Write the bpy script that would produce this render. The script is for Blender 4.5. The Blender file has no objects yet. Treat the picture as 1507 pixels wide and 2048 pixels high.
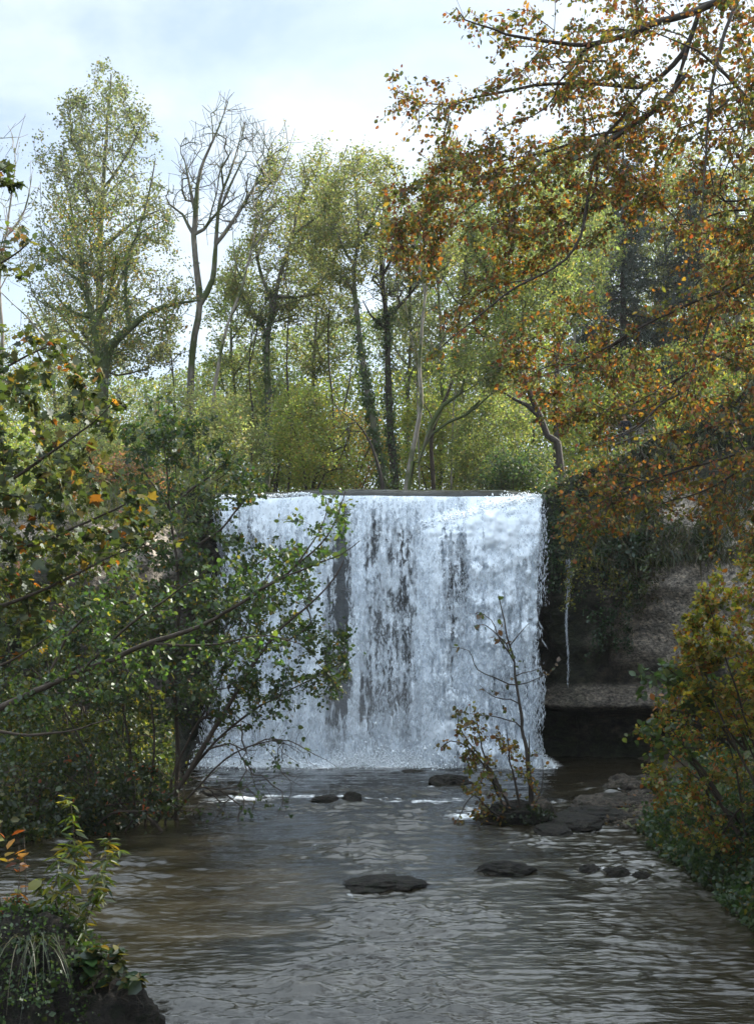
import bpy, bmesh, math
import numpy as np
from math import radians as R

# ------------------------------------------------------------------ basics
FPX, CX, HY, CH = 2196.0, 753.5, 1250.0, 3.6      # focal length / principal column / horizon row in photo pixels, eye height
def P(px, py, Y):
    """point seen at photo pixel (px,py) that lies Y metres ahead of the camera"""
    px = np.asarray(px, float); py = np.asarray(py, float); Y = np.asarray(Y, float) + 0 * px
    return np.stack([(px - CX) / FPX * Y, Y, CH + (HY - py) / FPX * Y], -1)

SC = bpy.context.scene
COL = SC.collection

def mk(name, V, Q=None, T=None, mat=None, parent=None, smooth=False, col=None, attrs=None):
    """one mesh object from vertex array V, quads Q, tris T; V in world metres"""
    V = np.asarray(V, np.float32).reshape(-1, 3)
    if parent is not None:
        V = V - np.array(parent.location, np.float32)
    me = bpy.data.meshes.new(name)
    me.vertices.add(len(V)); me.vertices.foreach_set('co', V.ravel())
    loops = []; starts = []; tot = []
    n = 0
    for A, k in ((Q, 4), (T, 3)):
        if A is None or len(A) == 0: continue
        A = np.asarray(A, np.int32).reshape(-1, k)
        loops.append(A.ravel()); starts.append(n + np.arange(len(A)) * k); tot.append(np.full(len(A), k)); n += A.size
    if n:
        lp = np.concatenate(loops).astype(np.int32)
        me.loops.add(len(lp)); me.loops.foreach_set('vertex_index', lp)
        st = np.concatenate(starts).astype(np.int32)
        me.polygons.add(len(st)); me.polygons.foreach_set('loop_start', st)
        me.polygons.foreach_set('loop_total', np.concatenate(tot).astype(np.int32))
        if smooth: me.polygons.foreach_set('use_smooth', np.ones(len(st), bool))
    me.update(calc_edges=True)
    if col is not None:
        a = me.color_attributes.new('Col', 'FLOAT_COLOR', 'POINT')
        c = np.ones((len(V), 4), np.float32); c[:, :3] = col
        a.data.foreach_set('color', c.ravel())
    for k, v in (attrs or {}).items():
        a = me.attributes.new(k, 'FLOAT', 'POINT'); a.data.foreach_set('value', np.asarray(v, np.float32).ravel())
    if mat: me.materials.append(mat)
    o = bpy.data.objects.new(name, me); COL.objects.link(o)
    if parent is not None: o.parent = parent
    return o

def tag(o, label=None, cat=None, group=None, kind=None):
    if label: o['label'] = label
    if cat: o['category'] = cat
    if group: o['group'] = group
    if kind: o['kind'] = kind
    return o

def thing(name, label, cat, loc, group=None, kind=None):
    o = bpy.data.objects.new(name, None); COL.objects.link(o)
    o.location = tuple(float(v) for v in loc); o.empty_display_size = .2
    return tag(o, label, cat, group, kind)

# ------------------------------------------------------------------ noise
def _h(ix, iy, iz, seed):
    n = (ix * 374761393 + iy * 668265263 + iz * 2147483647 + seed * 144665) & 0xffffffff
    n = ((n ^ (n >> 13)) * 1274126177) & 0xffffffff
    n = ((n ^ (n >> 16)) * 2246822519) & 0xffffffff
    return ((n ^ (n >> 15)) & 0xffffff) / float(0xffffff)
def vn(p, seed=0):
    p = np.asarray(p, float); i = np.floor(p).astype(np.int64); f = p - i
    u = f * f * (3 - 2 * f); r = 0
    for a in (0, 1):
        for b in (0, 1):
            for c in (0, 1):
                w = (u[..., 0] if a else 1 - u[..., 0]) * (u[..., 1] if b else 1 - u[..., 1]) * (u[..., 2] if c else 1 - u[..., 2])
                r = r + w * _h(i[..., 0] + a, i[..., 1] + b, i[..., 2] + c, seed)
    return r * 2 - 1
def fbm(p, o=4, seed=0, g=.5):
    p = np.asarray(p, float); s = 0; a = 1; t = 0
    for k in range(o):
        s = s + a * vn(p * 2 ** k + 17.3 * k, seed + k); t += a; a *= g
    return s / t
def sst(a, b, x):
    t = np.clip((x - a) / (b - a), 0, 1); return t * t * (3 - 2 * t)
def unit(v):
    return v / np.maximum(np.linalg.norm(v, axis=-1, keepdims=True), 1e-9)

# ------------------------------------------------------------------ materials
def newmat(name):
    m = bpy.data.materials.new(name); m.use_nodes = True
    nt = m.node_tree; nt.nodes.clear()
    out = nt.nodes.new('ShaderNodeOutputMaterial')
    def N(t, **k):
        n = nt.nodes.new(t)
        for a, v in k.items():
            if a.startswith('i_'):
                key = a[2:].replace('_', ' '); n.inputs[key].default_value = v
            else: setattr(n, a, v)
        return n
    def L(a, b): nt.links.new(a, b)
    return m, out, N, L
def ramp(N, stops):
    r = N('ShaderNodeValToRGB'); e = r.color_ramp.elements
    while len(e) < len(stops): e.new(.5)
    for q, (p, c) in zip(e, stops): q.position = p; q.color = (*c, 1)
    return r

def leaf_mat(name, trans=.5, gloss=.06, tint=(1.25, 1.2, .7), rough=.45):
    m, out, N, L = newmat(name)
    a = N('ShaderNodeAttribute', attribute_name='Col')
    d = N('ShaderNodeBsdfDiffuse'); L(a.outputs['Color'], d.inputs['Color'])
    mx = N('ShaderNodeMix', data_type='RGBA', blend_type='MULTIPLY'); mx.inputs[0].default_value = 1
    L(a.outputs['Color'], mx.inputs[6]); mx.inputs[7].default_value = (*[t * 1.5 for t in tint], 1)
    t = N('ShaderNodeBsdfTranslucent'); L(mx.outputs[2], t.inputs['Color'])
    s = N('ShaderNodeMixShader'); s.inputs[0].default_value = trans
    L(d.outputs[0], s.inputs[1]); L(t.outputs[0], s.inputs[2])
    g = N('ShaderNodeBsdfGlossy'); g.inputs['Roughness'].default_value = rough
    g.inputs['Color'].default_value = (.9, .95, 1, 1)
    s2 = N('ShaderNodeMixShader'); s2.inputs[0].default_value = gloss
    L(s.outputs[0], s2.inputs[1]); L(g.outputs[0], s2.inputs[2]); L(s2.outputs[0], out.inputs[0])
    return m

def bark_mat(name, c1, c2, scale=6, moss=0.0, mosscol=(.05, .07, .015)):
    m, out, N, L = newmat(name)
    tc = N('ShaderNodeTexCoord')
    mp = N('ShaderNodeMapping'); mp.inputs['Scale'].default_value = (1, 1, .3); L(tc.outputs['Object'], mp.inputs[0])
    n = N('ShaderNodeTexNoise', i_Scale=scale, i_Detail=6.0, i_Roughness=.65); L(mp.outputs[0], n.inputs['Vector'])
    r = ramp(N, [(.3, c1), (.7, c2)]); L(n.outputs[0], r.inputs[0])
    colr = r.outputs[0]
    if moss > 0:
        n2 = N('ShaderNodeTexNoise', i_Scale=1.7, i_Detail=4.0); L(tc.outputs['Object'], n2.inputs['Vector'])
        rr = ramp(N, [(.5 - .25 * moss, (0, 0, 0)), (.62 - .2 * moss, (1, 1, 1))]); L(n2.outputs[0], rr.inputs[0])
        mx = N('ShaderNodeMix', data_type='RGBA'); L(rr.outputs[0], mx.inputs[0]); L(r.outputs[0], mx.inputs[6]); mx.inputs[7].default_value = (*mosscol, 1)
        colr = mx.outputs[2]
    b = N('ShaderNodeBsdfPrincipled'); b.inputs['Roughness'].default_value = .85
    L(colr, b.inputs['Base Color'])
    bp = N('ShaderNodeBump'); bp.inputs['Strength'].default_value = .6; bp.inputs['Distance'].default_value = .03
    L(n.outputs[0], bp.inputs['Height']); L(bp.outputs[0], b.inputs['Normal'])
    L(b.outputs[0], out.inputs[0]); return m

def plain(name, c, rough=.7, var=.25, scale=25, spec=.3):
    m, out, N, L = newmat(name)
    tc = N('ShaderNodeTexCoord')
    n = N('ShaderNodeTexNoise', i_Scale=scale, i_Detail=4.0); L(tc.outputs['Object'], n.inputs['Vector'])
    r = ramp(N, [(.3, tuple(v * (1 - var) for v in c)), (.7, tuple(min(1, v * (1 + var)) for v in c))]); L(n.outputs[0], r.inputs[0])
    b = N('ShaderNodeBsdfPrincipled'); b.inputs['Roughness'].default_value = rough; b.inputs['Specular IOR Level'].default_value = spec
    L(r.outputs[0], b.inputs['Base Color']); L(b.outputs[0], out.inputs[0]); return m

M = {}
M['leaf_far'] = leaf_mat('leaf_far', .55, .04, (1.55, 1.55, 1.2), rough=.55)
M['leaf_near'] = leaf_mat('leaf_near', .5, .035, rough=.45)
M['leaf_autumn'] = leaf_mat('leaf_autumn', .5, .03, (1.2, 1.05, .7), rough=.5)
M['needles'] = leaf_mat('needles', .15, .05, (1, 1, 1))
M['bark_grey'] = bark_mat('bark_grey', (.05, .045, .038), (.20, .18, .15), 7, .25)
M['bark_pale'] = bark_mat('bark_pale', (.13, .11, .09), (.34, .31, .27), 7, .1)
M['bark_dark'] = bark_mat('bark_dark', (.018, .014, .011), (.06, .048, .038), 9)
M['bark_moss'] = bark_mat('bark_moss', (.04, .034, .026), (.13, .11, .085), 6, .8)
M['twig_brown'] = bark_mat('twig_brown', (.022, .016, .011), (.075, .055, .04), 9)

# ------------------------------------------------------------------ tree machinery
def catmull(pts, step):
    pts = np.asarray(pts, float)
    if len(pts) < 3:
        n = max(2, int(np.linalg.norm(pts[-1] - pts[0]) / step) + 1)
        t = np.linspace(0, 1, n)[:, None]; return pts[0] * (1 - t) + pts[-1] * t
    e = np.vstack([2 * pts[0] - pts[1], pts, 2 * pts[-1] - pts[-2]]); out = []
    for i in range(1, len(e) - 2):
        n = max(1, int(round(np.linalg.norm(e[i + 1] - e[i]) / step)))
        t = (np.arange(n) / n)[:, None]
        a, b, c, d = e[i - 1], e[i], e[i + 1], e[i + 2]
        out.append(.5 * (2 * b + (c - a) * t + (2 * a - 5 * b + 4 * c - d) * t ** 2 + (3 * b - a - 3 * c + d) * t ** 3))
    out.append(e[-2][None]); return np.vstack(out)

class Skel:
    def __init__(s, seed, cap=60000):
        s.rng = np.random.default_rng(seed); s.n = 0
        s.p = np.zeros((cap, 3)); s.d = np.zeros((cap, 3)); s.par = np.full(cap, -1); s.rf = np.zeros(cap); s.pl = np.zeros(cap)
        s.tips = []
    def add(s, p, par, rf=0.):
        i = s.n; s.n += 1
        s.p[i] = p; s.par[i] = par; s.rf[i] = rf
        if par >= 0:
            v = s.p[i] - s.p[par]; l = np.linalg.norm(v); s.pl[i] = s.pl[par] + l; s.d[i] = v / max(l, 1e-9)
            if s.par[par] < 0: s.d[par] = s.d[i]
        return i
    def limb(s, pts, r0, r1, step=.3, jit=.02, join=True):
        q = catmull(pts, step)
        if jit: q = q + np.stack([fbm(q * .9 / max(step * 2, .2) + k * 31, 3, int(s.rng.integers(999))) for k in range(3)], -1) * jit * np.linspace(0, 1, len(q))[:, None] ** .3
        par = -1; ids = []
        if s.n and join:
            dd = np.linalg.norm(s.p[:s.n] - q[0], axis=1); par = int(dd.argmin())
            if dd[par] < step * .8: q = q[1:]
        for k, x in enumerate(q):
            par = s.add(x, par, r0 + (r1 - r0) * k / max(1, len(q) - 1)); ids.append(par)
        s.tips.append(par)
        return ids
    def grow(s, T, bf=.2, step=.3, sag=0., wig=.06, rmin=None):
        T = np.asarray(T, float)
        if rmin is None: dist0 = np.min(np.linalg.norm(T[:, None, :] - s.p[None, :s.n:max(1, s.n // 300)], axis=2), axis=1)
        order = np.argsort(dist0)
        for k in order:
            t = T[k]; v = t - s.p[:s.n]; d = np.linalg.norm(v, axis=1) + 1e-9
            cosang = (v * s.d[:s.n]).sum(1) / d
            j = int((d * (1.45 - .7 * cosang) + bf * s.pl[:s.n]).argmin())
            a = s.p[j]; L = d[j]
            n = max(1, int(round(L / step)))
            c = a + s.d[j] * L * .35 + (t - a) * .2 + np.array([0, 0, -sag * L])
            w = s.rng.normal(0, wig, 3) * L
            par = j
            for q in range(1, n + 1):
                u = q / n
                x = a * (1 - u) ** 2 + 2 * c * u * (1 - u) + t * u * u + w * math.sin(u * math.pi)
                par = s.add(x, par)
            s.tips.append(par)
    def twigs(s, per, ln, up=0., step=.5, spread=.9, only=None, nseg=2):
        """short side twigs at thin nodes"""
        s.radii()
        base = [i for i in range(s.n) if s.r[i] < (only or 1e9)]
        for i in base:
            k = s.rng.poisson(per)
            for _ in range(k):
                if s.n + nseg + 2 > len(s.p): return
                v = s.d[i] + s.rng.normal(0, spread, 3); v[2] += up; v /= np.linalg.norm(v)
                l = ln * s.rng.uniform(.4, 1.3); par = i; x = s.p[i]
                for q in range(nseg):
                    v = v + s.rng.normal(0, .18, 3); v[2] += up * .2; v /= np.linalg.norm(v)
                    x = x + v * l / nseg; par = s.add(x, par)
                s.tips.append(par)
    def radii(s, rt=.004, pw=.5):
        n = s.n; cnt = np.zeros(n); kids = np.bincount(s.par[:n][s.par[:n] >= 0], minlength=n)
        cnt[kids == 0] = 1
        for i in range(n - 1, 0, -1):
            if s.par[i] >= 0: cnt[s.par[i]] += cnt[i]
        g = rt * np.maximum(cnt, 1) ** pw
        r = np.where(s.rf[:n] > 0, s.rf[:n], g)
        for i in range(n):
            if s.rf[i] == 0 and s.par[i] >= 0: r[i] = min(r[i], r[s.par[i]] * .92)
        s.r = np.maximum(r, rt * .7); s.kids = kids
        return s.r
    def chains(s):
        n = s.n; best = np.full(n, -1); br = np.zeros(n)
        for i in range(n):
            p = s.par[i]
            if p >= 0 and s.r[i] > br[p]: br[p] = s.r[i]; best[p] = i
        out = []
        for i in range(n):
            p = s.par[i]
            if p < 0 or best[p] != i:
                c = [i]; r = [s.r[i]]
                if p >= 0: c = [p, i]; r = [min(s.r[i] * 1.15, s.r[p]), s.r[i]]
                j = best[i]
                while j >= 0: c.append(j); r.append(s.r[j]); j = best[j]
                if len(c) > 1: out.append((np.array(c), np.array(r)))
        return out
    def tubes(s, ch, k, flare=False):
        P_, T_, R_, st = [], [], [], []
        for c, r in ch:
            p = s.p[c]; t = unit(np.gradient(p, axis=0)) if len(p) > 2 else unit(np.repeat((p[1] - p[0])[None], 2, 0))
            P_.append(p); T_.append(t); R_.append(r); m = np.ones(len(c), bool); m[-1] = False; st.append(m)
        P_ = np.vstack(P_); T_ = np.vstack(T_); R_ = np.concatenate(R_); st = np.concatenate(st)
        ref = np.where(np.abs(T_[:, 2:3]) > .8, np.array([[1., 0.3, 0]]), np.array([[0, 0, 1.]]))
        ref = np.array([[.36, .48, .8]]) + 0 * T_
        a = unit(np.cross(T_, ref)); b = np.cross(T_, a)
        ang = np.arange(k) / k * 2 * np.pi
        V = P_[:, None] + R_[:, None, None] * (a[:, None] * np.cos(ang)[None, :, None] + b[:, None] * np.sin(ang)[None, :, None])
        if k >= 6:
            V = V + (unit(V - P_[:, None]) * (fbm(V * 3.1, 2, 5)[..., None] * R_[:, None, None] * .22))
        i = np.nonzero(st)[0]; q = np.arange(k); q2 = (q + 1) % k
        Q = np.stack([i[:, None] * k + q, i[:, None] * k + q2, (i[:, None] + 1) * k + q2, (i[:, None] + 1) * k + q], -1).reshape(-1, 4)
        return V.reshape(-1, 3), Q
    def build(s, root, mat, thr=.03, k1=8, k2=3, n1='trunk', n2='branches'):
        ch = s.chains()
        big = [c for c in ch if c[1].max() > thr]; small = [c for c in ch if c[1].max() <= thr]
        VV = np.zeros((0, 3)); QQ = np.zeros((0, 4), int)
        for part, k in ((big, k1), (small, k2)):
            if part: V, Q = s.tubes(part, k); QQ = np.vstack([QQ, Q + len(VV)]); VV = np.vstack([VV, V])
        mk(n1 if big or n1 != 'trunk' else n2, VV, QQ, mat=mat, parent=root, smooth=True)

def palette(rng, n, pal, var=.22):
    """pal: [(weight,(r,g,b))]"""
    w = np.array([a for a, _ in pal], float); w /= w.sum()
    c = np.array([b for _, b in pal])[rng.choice(len(pal), n, p=w)]
    return np.clip(c * np.exp(rng.normal(0, var, (n, 1))) * np.exp(rng.normal(0, .08, (n, 3))), .003, .8)

SHAPES = {
    'rhomb': (np.array([(0, 0, 0), (-.36, .5, .0), (0, 1, 0), (.36, .5, .0)]), [(0, 1, 2, 3)], []),
    'oval': (np.array([(0, 0, 0), (-.33, .3, .07), (-.30, .68, .05), (0, 1, -.06), (.30, .68, .05), (.33, .3, .07)]), [(0, 1, 2, 3), (0, 3, 4, 5)], []),
    'lance': (np.array([(0, 0, 0), (-.13, .3, .03), (-.11, .65, -.03), (0, 1, -.22), (.11, .65, -.03), (.13, .3, .03)]), [(0, 1, 2, 3), (0, 3, 4, 5)], []),
    'maple': (np.array([(0, .32, 0), (0, 0, 0), (-.22, .05, .02), (-.5, .12, -.04), (-.36, .32, .02), (-.55, .62, -.08), (-.26, .58, .03), (0, 1.05, -.1), (.26, .58, .03), (.55, .62, -.08), (.36, .32, .02), (.5, .12, -.04), (.22, .05, .02)]),
              [], [(0, i, i + 1) for i in range(1, 12)] + [(0, 12, 1)]),
    'blade': (np.array([(-.035, 0, 0), (-.03, .45, .06), (0, 1, -.1), (.03, .45, .06), (.035, 0, 0)]), [(0, 1, 3, 4)], [(1, 2, 3)]),
}
def leaves(name, pos, axis, normal, size, col, shape, mat, parent):
    base, Q, T = SHAPES[shape]; n = len(pos)
    ax = unit(axis); z = unit(normal - (normal * ax).sum(1, keepdims=True) * ax); x = np.cross(ax, z)
    size = np.asarray(size)[:, None, None]
    V = pos[:, None] + size * (base[None, :, 0:1] * x[:, None] + base[None, :, 1:2] * ax[:, None] + base[None, :, 2:3] * z[:, None])
    m = len(base); off = (np.arange(n) * m)[:, None, None]
    Qa = (np.array(Q)[None] + off).reshape(-1, 4) if Q else None
    Ta = (np.array(T)[None] + off).reshape(-1, 3) if T else None
    return mk(name, V.reshape(-1, 3), Qa, Ta, mat=mat, parent=parent, col=np.repeat(col, m, 0))

def inpoly(px, py, poly):
    poly = np.asarray(poly, float); r = np.zeros(len(px), bool); j = len(poly) - 1
    for i in range(len(poly)):
        xi, yi = poly[i]; xj, yj = poly[j]
        c = ((yi > py) != (yj > py)) & (px < (xj - xi) * (py - yi) / (yj - yi + 1e-9) + xi)
        r ^= c; j = i
    return r
def fill(poly, Y, thick, n, rng, gap=0., gs=.5, seed=1):
    """n points inside a crown: outline from poly (photo pixels) at distance Y, rounded in depth to +-thick metres"""
    poly = np.asarray(poly, float); out = np.zeros((0, 3))
    lo, hi = poly.min(0), poly.max(0)
    pa = poly; pb = np.roll(poly, -1, 0)
    while len(out) < n:
        q = rng.uniform(lo, hi, (n * 3, 2)); q = q[inpoly(q[:, 0], q[:, 1], poly)]
        ab = pb - pa; t = np.clip(((q[:, None] - pa) * ab).sum(2) / ((ab ** 2).sum(1) + 1e-9), 0, 1)
        ed = np.sqrt(((q[:, None] - pa - t[..., None] * ab) ** 2).sum(2)).min(1)      # px to outline
        md = np.minimum(thick, np.sqrt(ed / FPX * Y * 2 * thick + .02))
        y = Y + rng.uniform(-1, 1, len(q)) * md
        p = P(q[:, 0], q[:, 1], Y); p = p + np.stack([0 * y, y - Y, 0 * y], -1)
        if gap > -1: p = p[fbm(p * gs, 2, seed) > gap - .25]
        out = np.vstack([out, p])
    return out[:n]

def scatter_leaves(s, root, n, size, pal, shape, mat, spread=.25, thr=.012, droop=.3, name='crown', flat=.5, clump=None, seed=3, ranged=None, per=1, sprayl=0.):
    """leaves round the thin shoots of a skeleton"""
    rng = s.rng; idx = np.nonzero(s.r[:s.n] <= thr)[0]
    if clump is not None:
        w = sst(-clump - .2, .35, fbm(s.p[idx] * 1.0, 3, seed)) + .15
    else: w = np.ones(len(idx))
    if ranged is not None: w = w * ranged(s.p[idx])
    m = max(1, int(n / per)); i = np.repeat(idx[rng.choice(len(idx), m, p=w / w.sum())], int(per) + 1)[:n]; n = len(i)
    sp_ = np.repeat(unit(rng.normal(0, .6, (m, 3)) + [0, 0, -.15]), int(per) + 1, 0)[:n] * rng.uniform(0, 1, (n, 1)) * sprayl
    par = np.maximum(s.par[i], 0); u = rng.random((n, 1))
    pos = s.p[i] * u + s.p[par] * (1 - u) + rng.normal(0, spread, (n, 3)) * np.array([1, 1, .8]) + sp_
    ax = s.d[i] * .6 + rng.normal(0, .7, (n, 3)); ax[:, 2] -= droop
    nm = rng.normal(0, 1, (n, 3)) * (1 - flat) + np.array([0, 0, 1.]) * flat
    sz = size * np.exp(rng.normal(0, .25, n))
    return leaves(name, pos, ax, nm, sz, palette(rng, n, pal), shape, mat, root)

def ivy(s, root, n, rmul, zmax, seed, size=.09, zmin=0):
    rng = np.random.default_rng(seed)
    idx = np.nonzero((s.rf[:s.n] > .04) & (s.p[:s.n, 2] < zmax) & (s.p[:s.n, 2] > zmin))[0]
    if len(idx) == 0: return
    i = idx[rng.integers(0, len(idx), n)]; d = unit(rng.normal(0, 1, (n, 3)) * [1, 1, .5])
    keep = fbm(s.p[i] * 1.2 + d * .6, 2, seed) > -.25; i = i[keep]; d = d[keep]; n = len(i)
    pos = s.p[i] + d * (s.rf[i][:, None] * rmul + rng.exponential(.05, (n, 1))) + rng.normal(0, .07, (n, 3)) * [.3, .3, 1.5]
    ax = rng.normal(0, .5, (n, 3)) + [0, 0, -.7]
    leaves('ivy', pos, ax, d + rng.normal(0, .4, (n, 3)), size * np.exp(rng.normal(0, .2, n)), palette(rng, n, [(3, (.035, .065, .015)), (1, (.07, .10, .025))]), 'rhomb', M['leaf_far'], root)

# ------------------------------------------------------------------ camera, sky, sun
cam = bpy.data.cameras.new('camera'); co = bpy.data.objects.new('camera', cam); COL.objects.link(co)
co.location = (0, 0, CH); co.rotation_euler = (R(90), 0, 0)
cam.sensor_fit = 'VERTICAL'; cam.sensor_height = 36; cam.sensor_width = 27; cam.lens = FPX / 2048 * 36
cam.shift_y = (HY - 1024) / 2048; cam.clip_end = 3000; cam.clip_start = .05
SC.camera = co
SUN_EL, SUN_AZ = R(36.5), R(56)          # azimuth measured from +Y (straight ahead) towards +X (right)
w = bpy.data.worlds.new('World'); SC.world = w; w.use_nodes = True
nt = w.node_tree; nt.nodes.clear()
def wn(t, **k):
    n = nt.nodes.new(t)
    for a, v in k.items(): setattr(n, a, v)
    return n
sky = wn('ShaderNodeTexSky', sky_type='NISHITA', sun_disc=False, sun_elevation=SUN_EL, sun_rotation=SUN_AZ, air_density=1.0, dust_density=1.2, ozone_density=1.5)
tc = wn('ShaderNodeTexCoord'); mp = wn('ShaderNodeMapping'); mp.inputs['Scale'].default_value = (1.2, 1.2, 3.2); mp.inputs['Location'].default_value = (.35, .1, .62)
nz = wn('ShaderNodeTexNoise'); nz.inputs['Scale'].default_value = 2.3; nz.inputs['Detail'].default_value = 7; nz.inputs['Roughness'].default_value = .55; nz.inputs['Distortion'].default_value = .35
cr = wn('ShaderNodeValToRGB'); cr.color_ramp.elements[0].position = .36; cr.color_ramp.elements[1].position = .60
cr.color_ramp.elements[0].color = (.31, .31, .31, 1); cr.color_ramp.elements[1].color = (.95, .95, .95, 1)
mx = wn('ShaderNodeMix', data_type='RGBA'); mx.inputs[7].default_value = (4.3, 4.75, 5.1, 1)
sx = wn('ShaderNodeSeparateXYZ'); nt.links.new(tc.outputs['Generated'], sx.inputs[0])       # cloud deck thicker and brighter overhead
mr_ = wn('ShaderNodeMapRange'); mr_.interpolation_type = 'SMOOTHSTEP'; mr_.inputs[1].default_value = .49; mr_.inputs[2].default_value = .66; mr_.inputs[3].default_value = 1.0; mr_.inputs[4].default_value = 2.7
nt.links.new(sx.outputs[2], mr_.inputs[0]); cl = wn('ShaderNodeVectorMath', operation='SCALE'); cl.inputs[0].default_value = (4.5, 5.05, 5.45); nt.links.new(mr_.outputs[0], cl.inputs['Scale'])
nt.links.new(cl.outputs[0], mx.inputs[7])
bg = wn('ShaderNodeBackground'); bg.inputs['Strength'].default_value = .11
wo = wn('ShaderNodeOutputWorld')
nt.links.new(tc.outputs['Generated'], mp.inputs[0]); nt.links.new(mp.outputs[0], nz.inputs['Vector']); nt.links.new(nz.outputs[0], cr.inputs[0])
nt.links.new(cr.outputs[0], mx.inputs[0]); nt.links.new(sky.outputs[0], mx.inputs[6]); nt.links.new(mx.outputs[2], bg.inputs[0]); nt.links.new(bg.outputs[0], wo.inputs[0])
sl = bpy.data.lights.new('sun', 'SUN'); sl.energy = 5.0; sl.angle = R(.53); sl.color = (1, .93, .80)
so = bpy.data.objects.new('sun', sl); COL.objects.link(so)
so.rotation_euler = (R(90) - SUN_EL, 0, math.pi - SUN_AZ)    # lamp at azimuth SUN_AZ ahead, shining back towards the camera
SC.view_settings.view_transform = 'Standard'; SC.view_settings.look = 'None'; SC.view_settings.exposure = 1.13; SC.view_settings.gamma = 1
SC.cycles.max_bounces = 6; SC.cycles.diffuse_bounces = 3; SC.cycles.glossy_bounces = 3; SC.cycles.transmission_bounces = 5; SC.cycles.transparent_max_bounces = 40
SC.cycles.caustics_reflective = False; SC.cycles.caustics_refractive = False; SC.cycles.sample_clamp_indirect = 6
SC.cycles.use_denoising = True

# ------------------------------------------------------------------ the lie of the land
PATH = np.array([(-60, 6), (-30, 15), (-16, 21.5), (-11, 24.4), (-8, 25.6), (-6.0, 26.6), (-5.25, 27.6), (-4.9, 28.8), (-4.5, 29.9), (-3.6, 30.4), (0, 30.5), (3.6, 30.4),
                 (4.45, 29.9), (4.95, 29.3), (5.8, 29.0), (7.0, 28.8), (8.3, 27.4), (9.2, 24.5), (9.8, 20), (10.5, 14), (11.2, 6), (14, -30)], float)
PATHS = catmull(np.c_[PATH, np.zeros(len(PATH))], .35)[:, :2]
GPOLY = np.vstack([PATHS, [(14, -90), (-60, -90)]])
def gorge_dist(X, Y):
    """>0 behind the cliff line, <0 down in the gorge"""
    sh = X.shape; q = np.c_[X.ravel(), Y.ravel()]; best = np.full(len(q), 1e9)
    for a, b in zip(PATHS[:-1], PATHS[1:]):
        ab = b - a; t = np.clip(((q - a) @ ab) / (ab @ ab), 0, 1)
        best = np.minimum(best, ((q - a - t[:, None] * ab) ** 2).sum(1))
    return (np.sqrt(best) * np.where(inpoly(q[:, 0], q[:, 1], GPOLY), -1, 1)).reshape(sh)
def plateau(X, Y):
    r = np.maximum(X - 4.6, 0)
    k_ = .45 + .16 * sst(31, 44, Y); z = 7.3 + np.where(r < 9, k_ * r, k_ * 9 + .25 * (r - 9)) * sst(0, 1.5, r)
    z = np.minimum(z, 15 + 0 * X)
    z = z - .7 * sst(-5.2, -7.5, X) * sst(33, 27, Y)
    z = z + .25 * fbm(np.stack([X * .35, Y * .35, 0 * X], -1), 3, 4)
    return z
YL = np.array([-30, 6, 10.5, 12, 14, 16, 17.6, 19, 20.5, 22, 25, 28, 31]); XL = np.array([-4.5, -3.9, -4.2, -5, -6.6, -7, -6.2, -5.1, -4.3, -4.2, -4.6, -5.2, -5])
YR = np.array([-30, 6, 10, 12, 14, 16, 18, 19, 20, 21, 22, 23.5, 25.5, 27, 31]); XR = np.array([4.2, 4.0, 4.1, 4.25, 4.6, 4.75, 4.6, 4.5, 4.3, 4.1, 4.35, 5.2, 6.1, 7, 7])
def lowland(X, Y):
    wob = .25 * fbm(np.stack([X * .7, Y * .7, 0 * X], -1), 2, 8)
    dl = np.interp(Y, YL, XL) - X + wob; dr = X - np.interp(Y, YR, XR) + wob
    bar = sst(18.2, 19.8, Y)
    zl = np.where(dl > 0, .55 * np.minimum(dl, 1) + .18 * np.maximum(dl - 1, 0), .5 * np.maximum(dl, -1.2))
    zr = np.where(dr > 0, (1.0 - .86 * bar) * np.minimum(dr, 1.5) + .4 * np.maximum(dr - 1.5, 0), .5 * np.maximum(dr, -1.2))
    z = np.maximum(zl, zr)
    return z + .08 * fbm(np.stack([X * 1.5, Y * 1.5, 0 * X], -1), 3, 2) * (z > -.3)
def axis(lo, hi, step, far_lo, far_hi, g=1.18):
    a = list(np.arange(lo, hi + 1e-6, step)); s = step
    while a[-1] < far_hi: s *= g; a.append(a[-1] + s)
    s = step
    while a[0] > far_lo: s *= g; a.insert(0, a[0] - s)
    return np.array(a)
gx = axis(-16, 18, .3, -700, 700); gy = axis(4, 48, .3, -120, 1500)
X, Y = np.meshgrid(gx, gy)
D = gorge_dist(X, Y)
up = plateau(X, Y); lo = lowland(X, Y)
chan = sst(4.7, 4.1, np.abs(X)) * sst(29, 30, Y)
up = up * (1 - chan) + 6.9 * chan
Zg = lo + (up - lo) * sst(1.2, 2.0, D)
def grid_quads(ny, nx):
    i = (np.arange(ny - 1)[:, None] * nx + np.arange(nx - 1)).ravel()
    return np.stack([i, i + 1, i + nx + 1, i + nx], 1)

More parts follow.
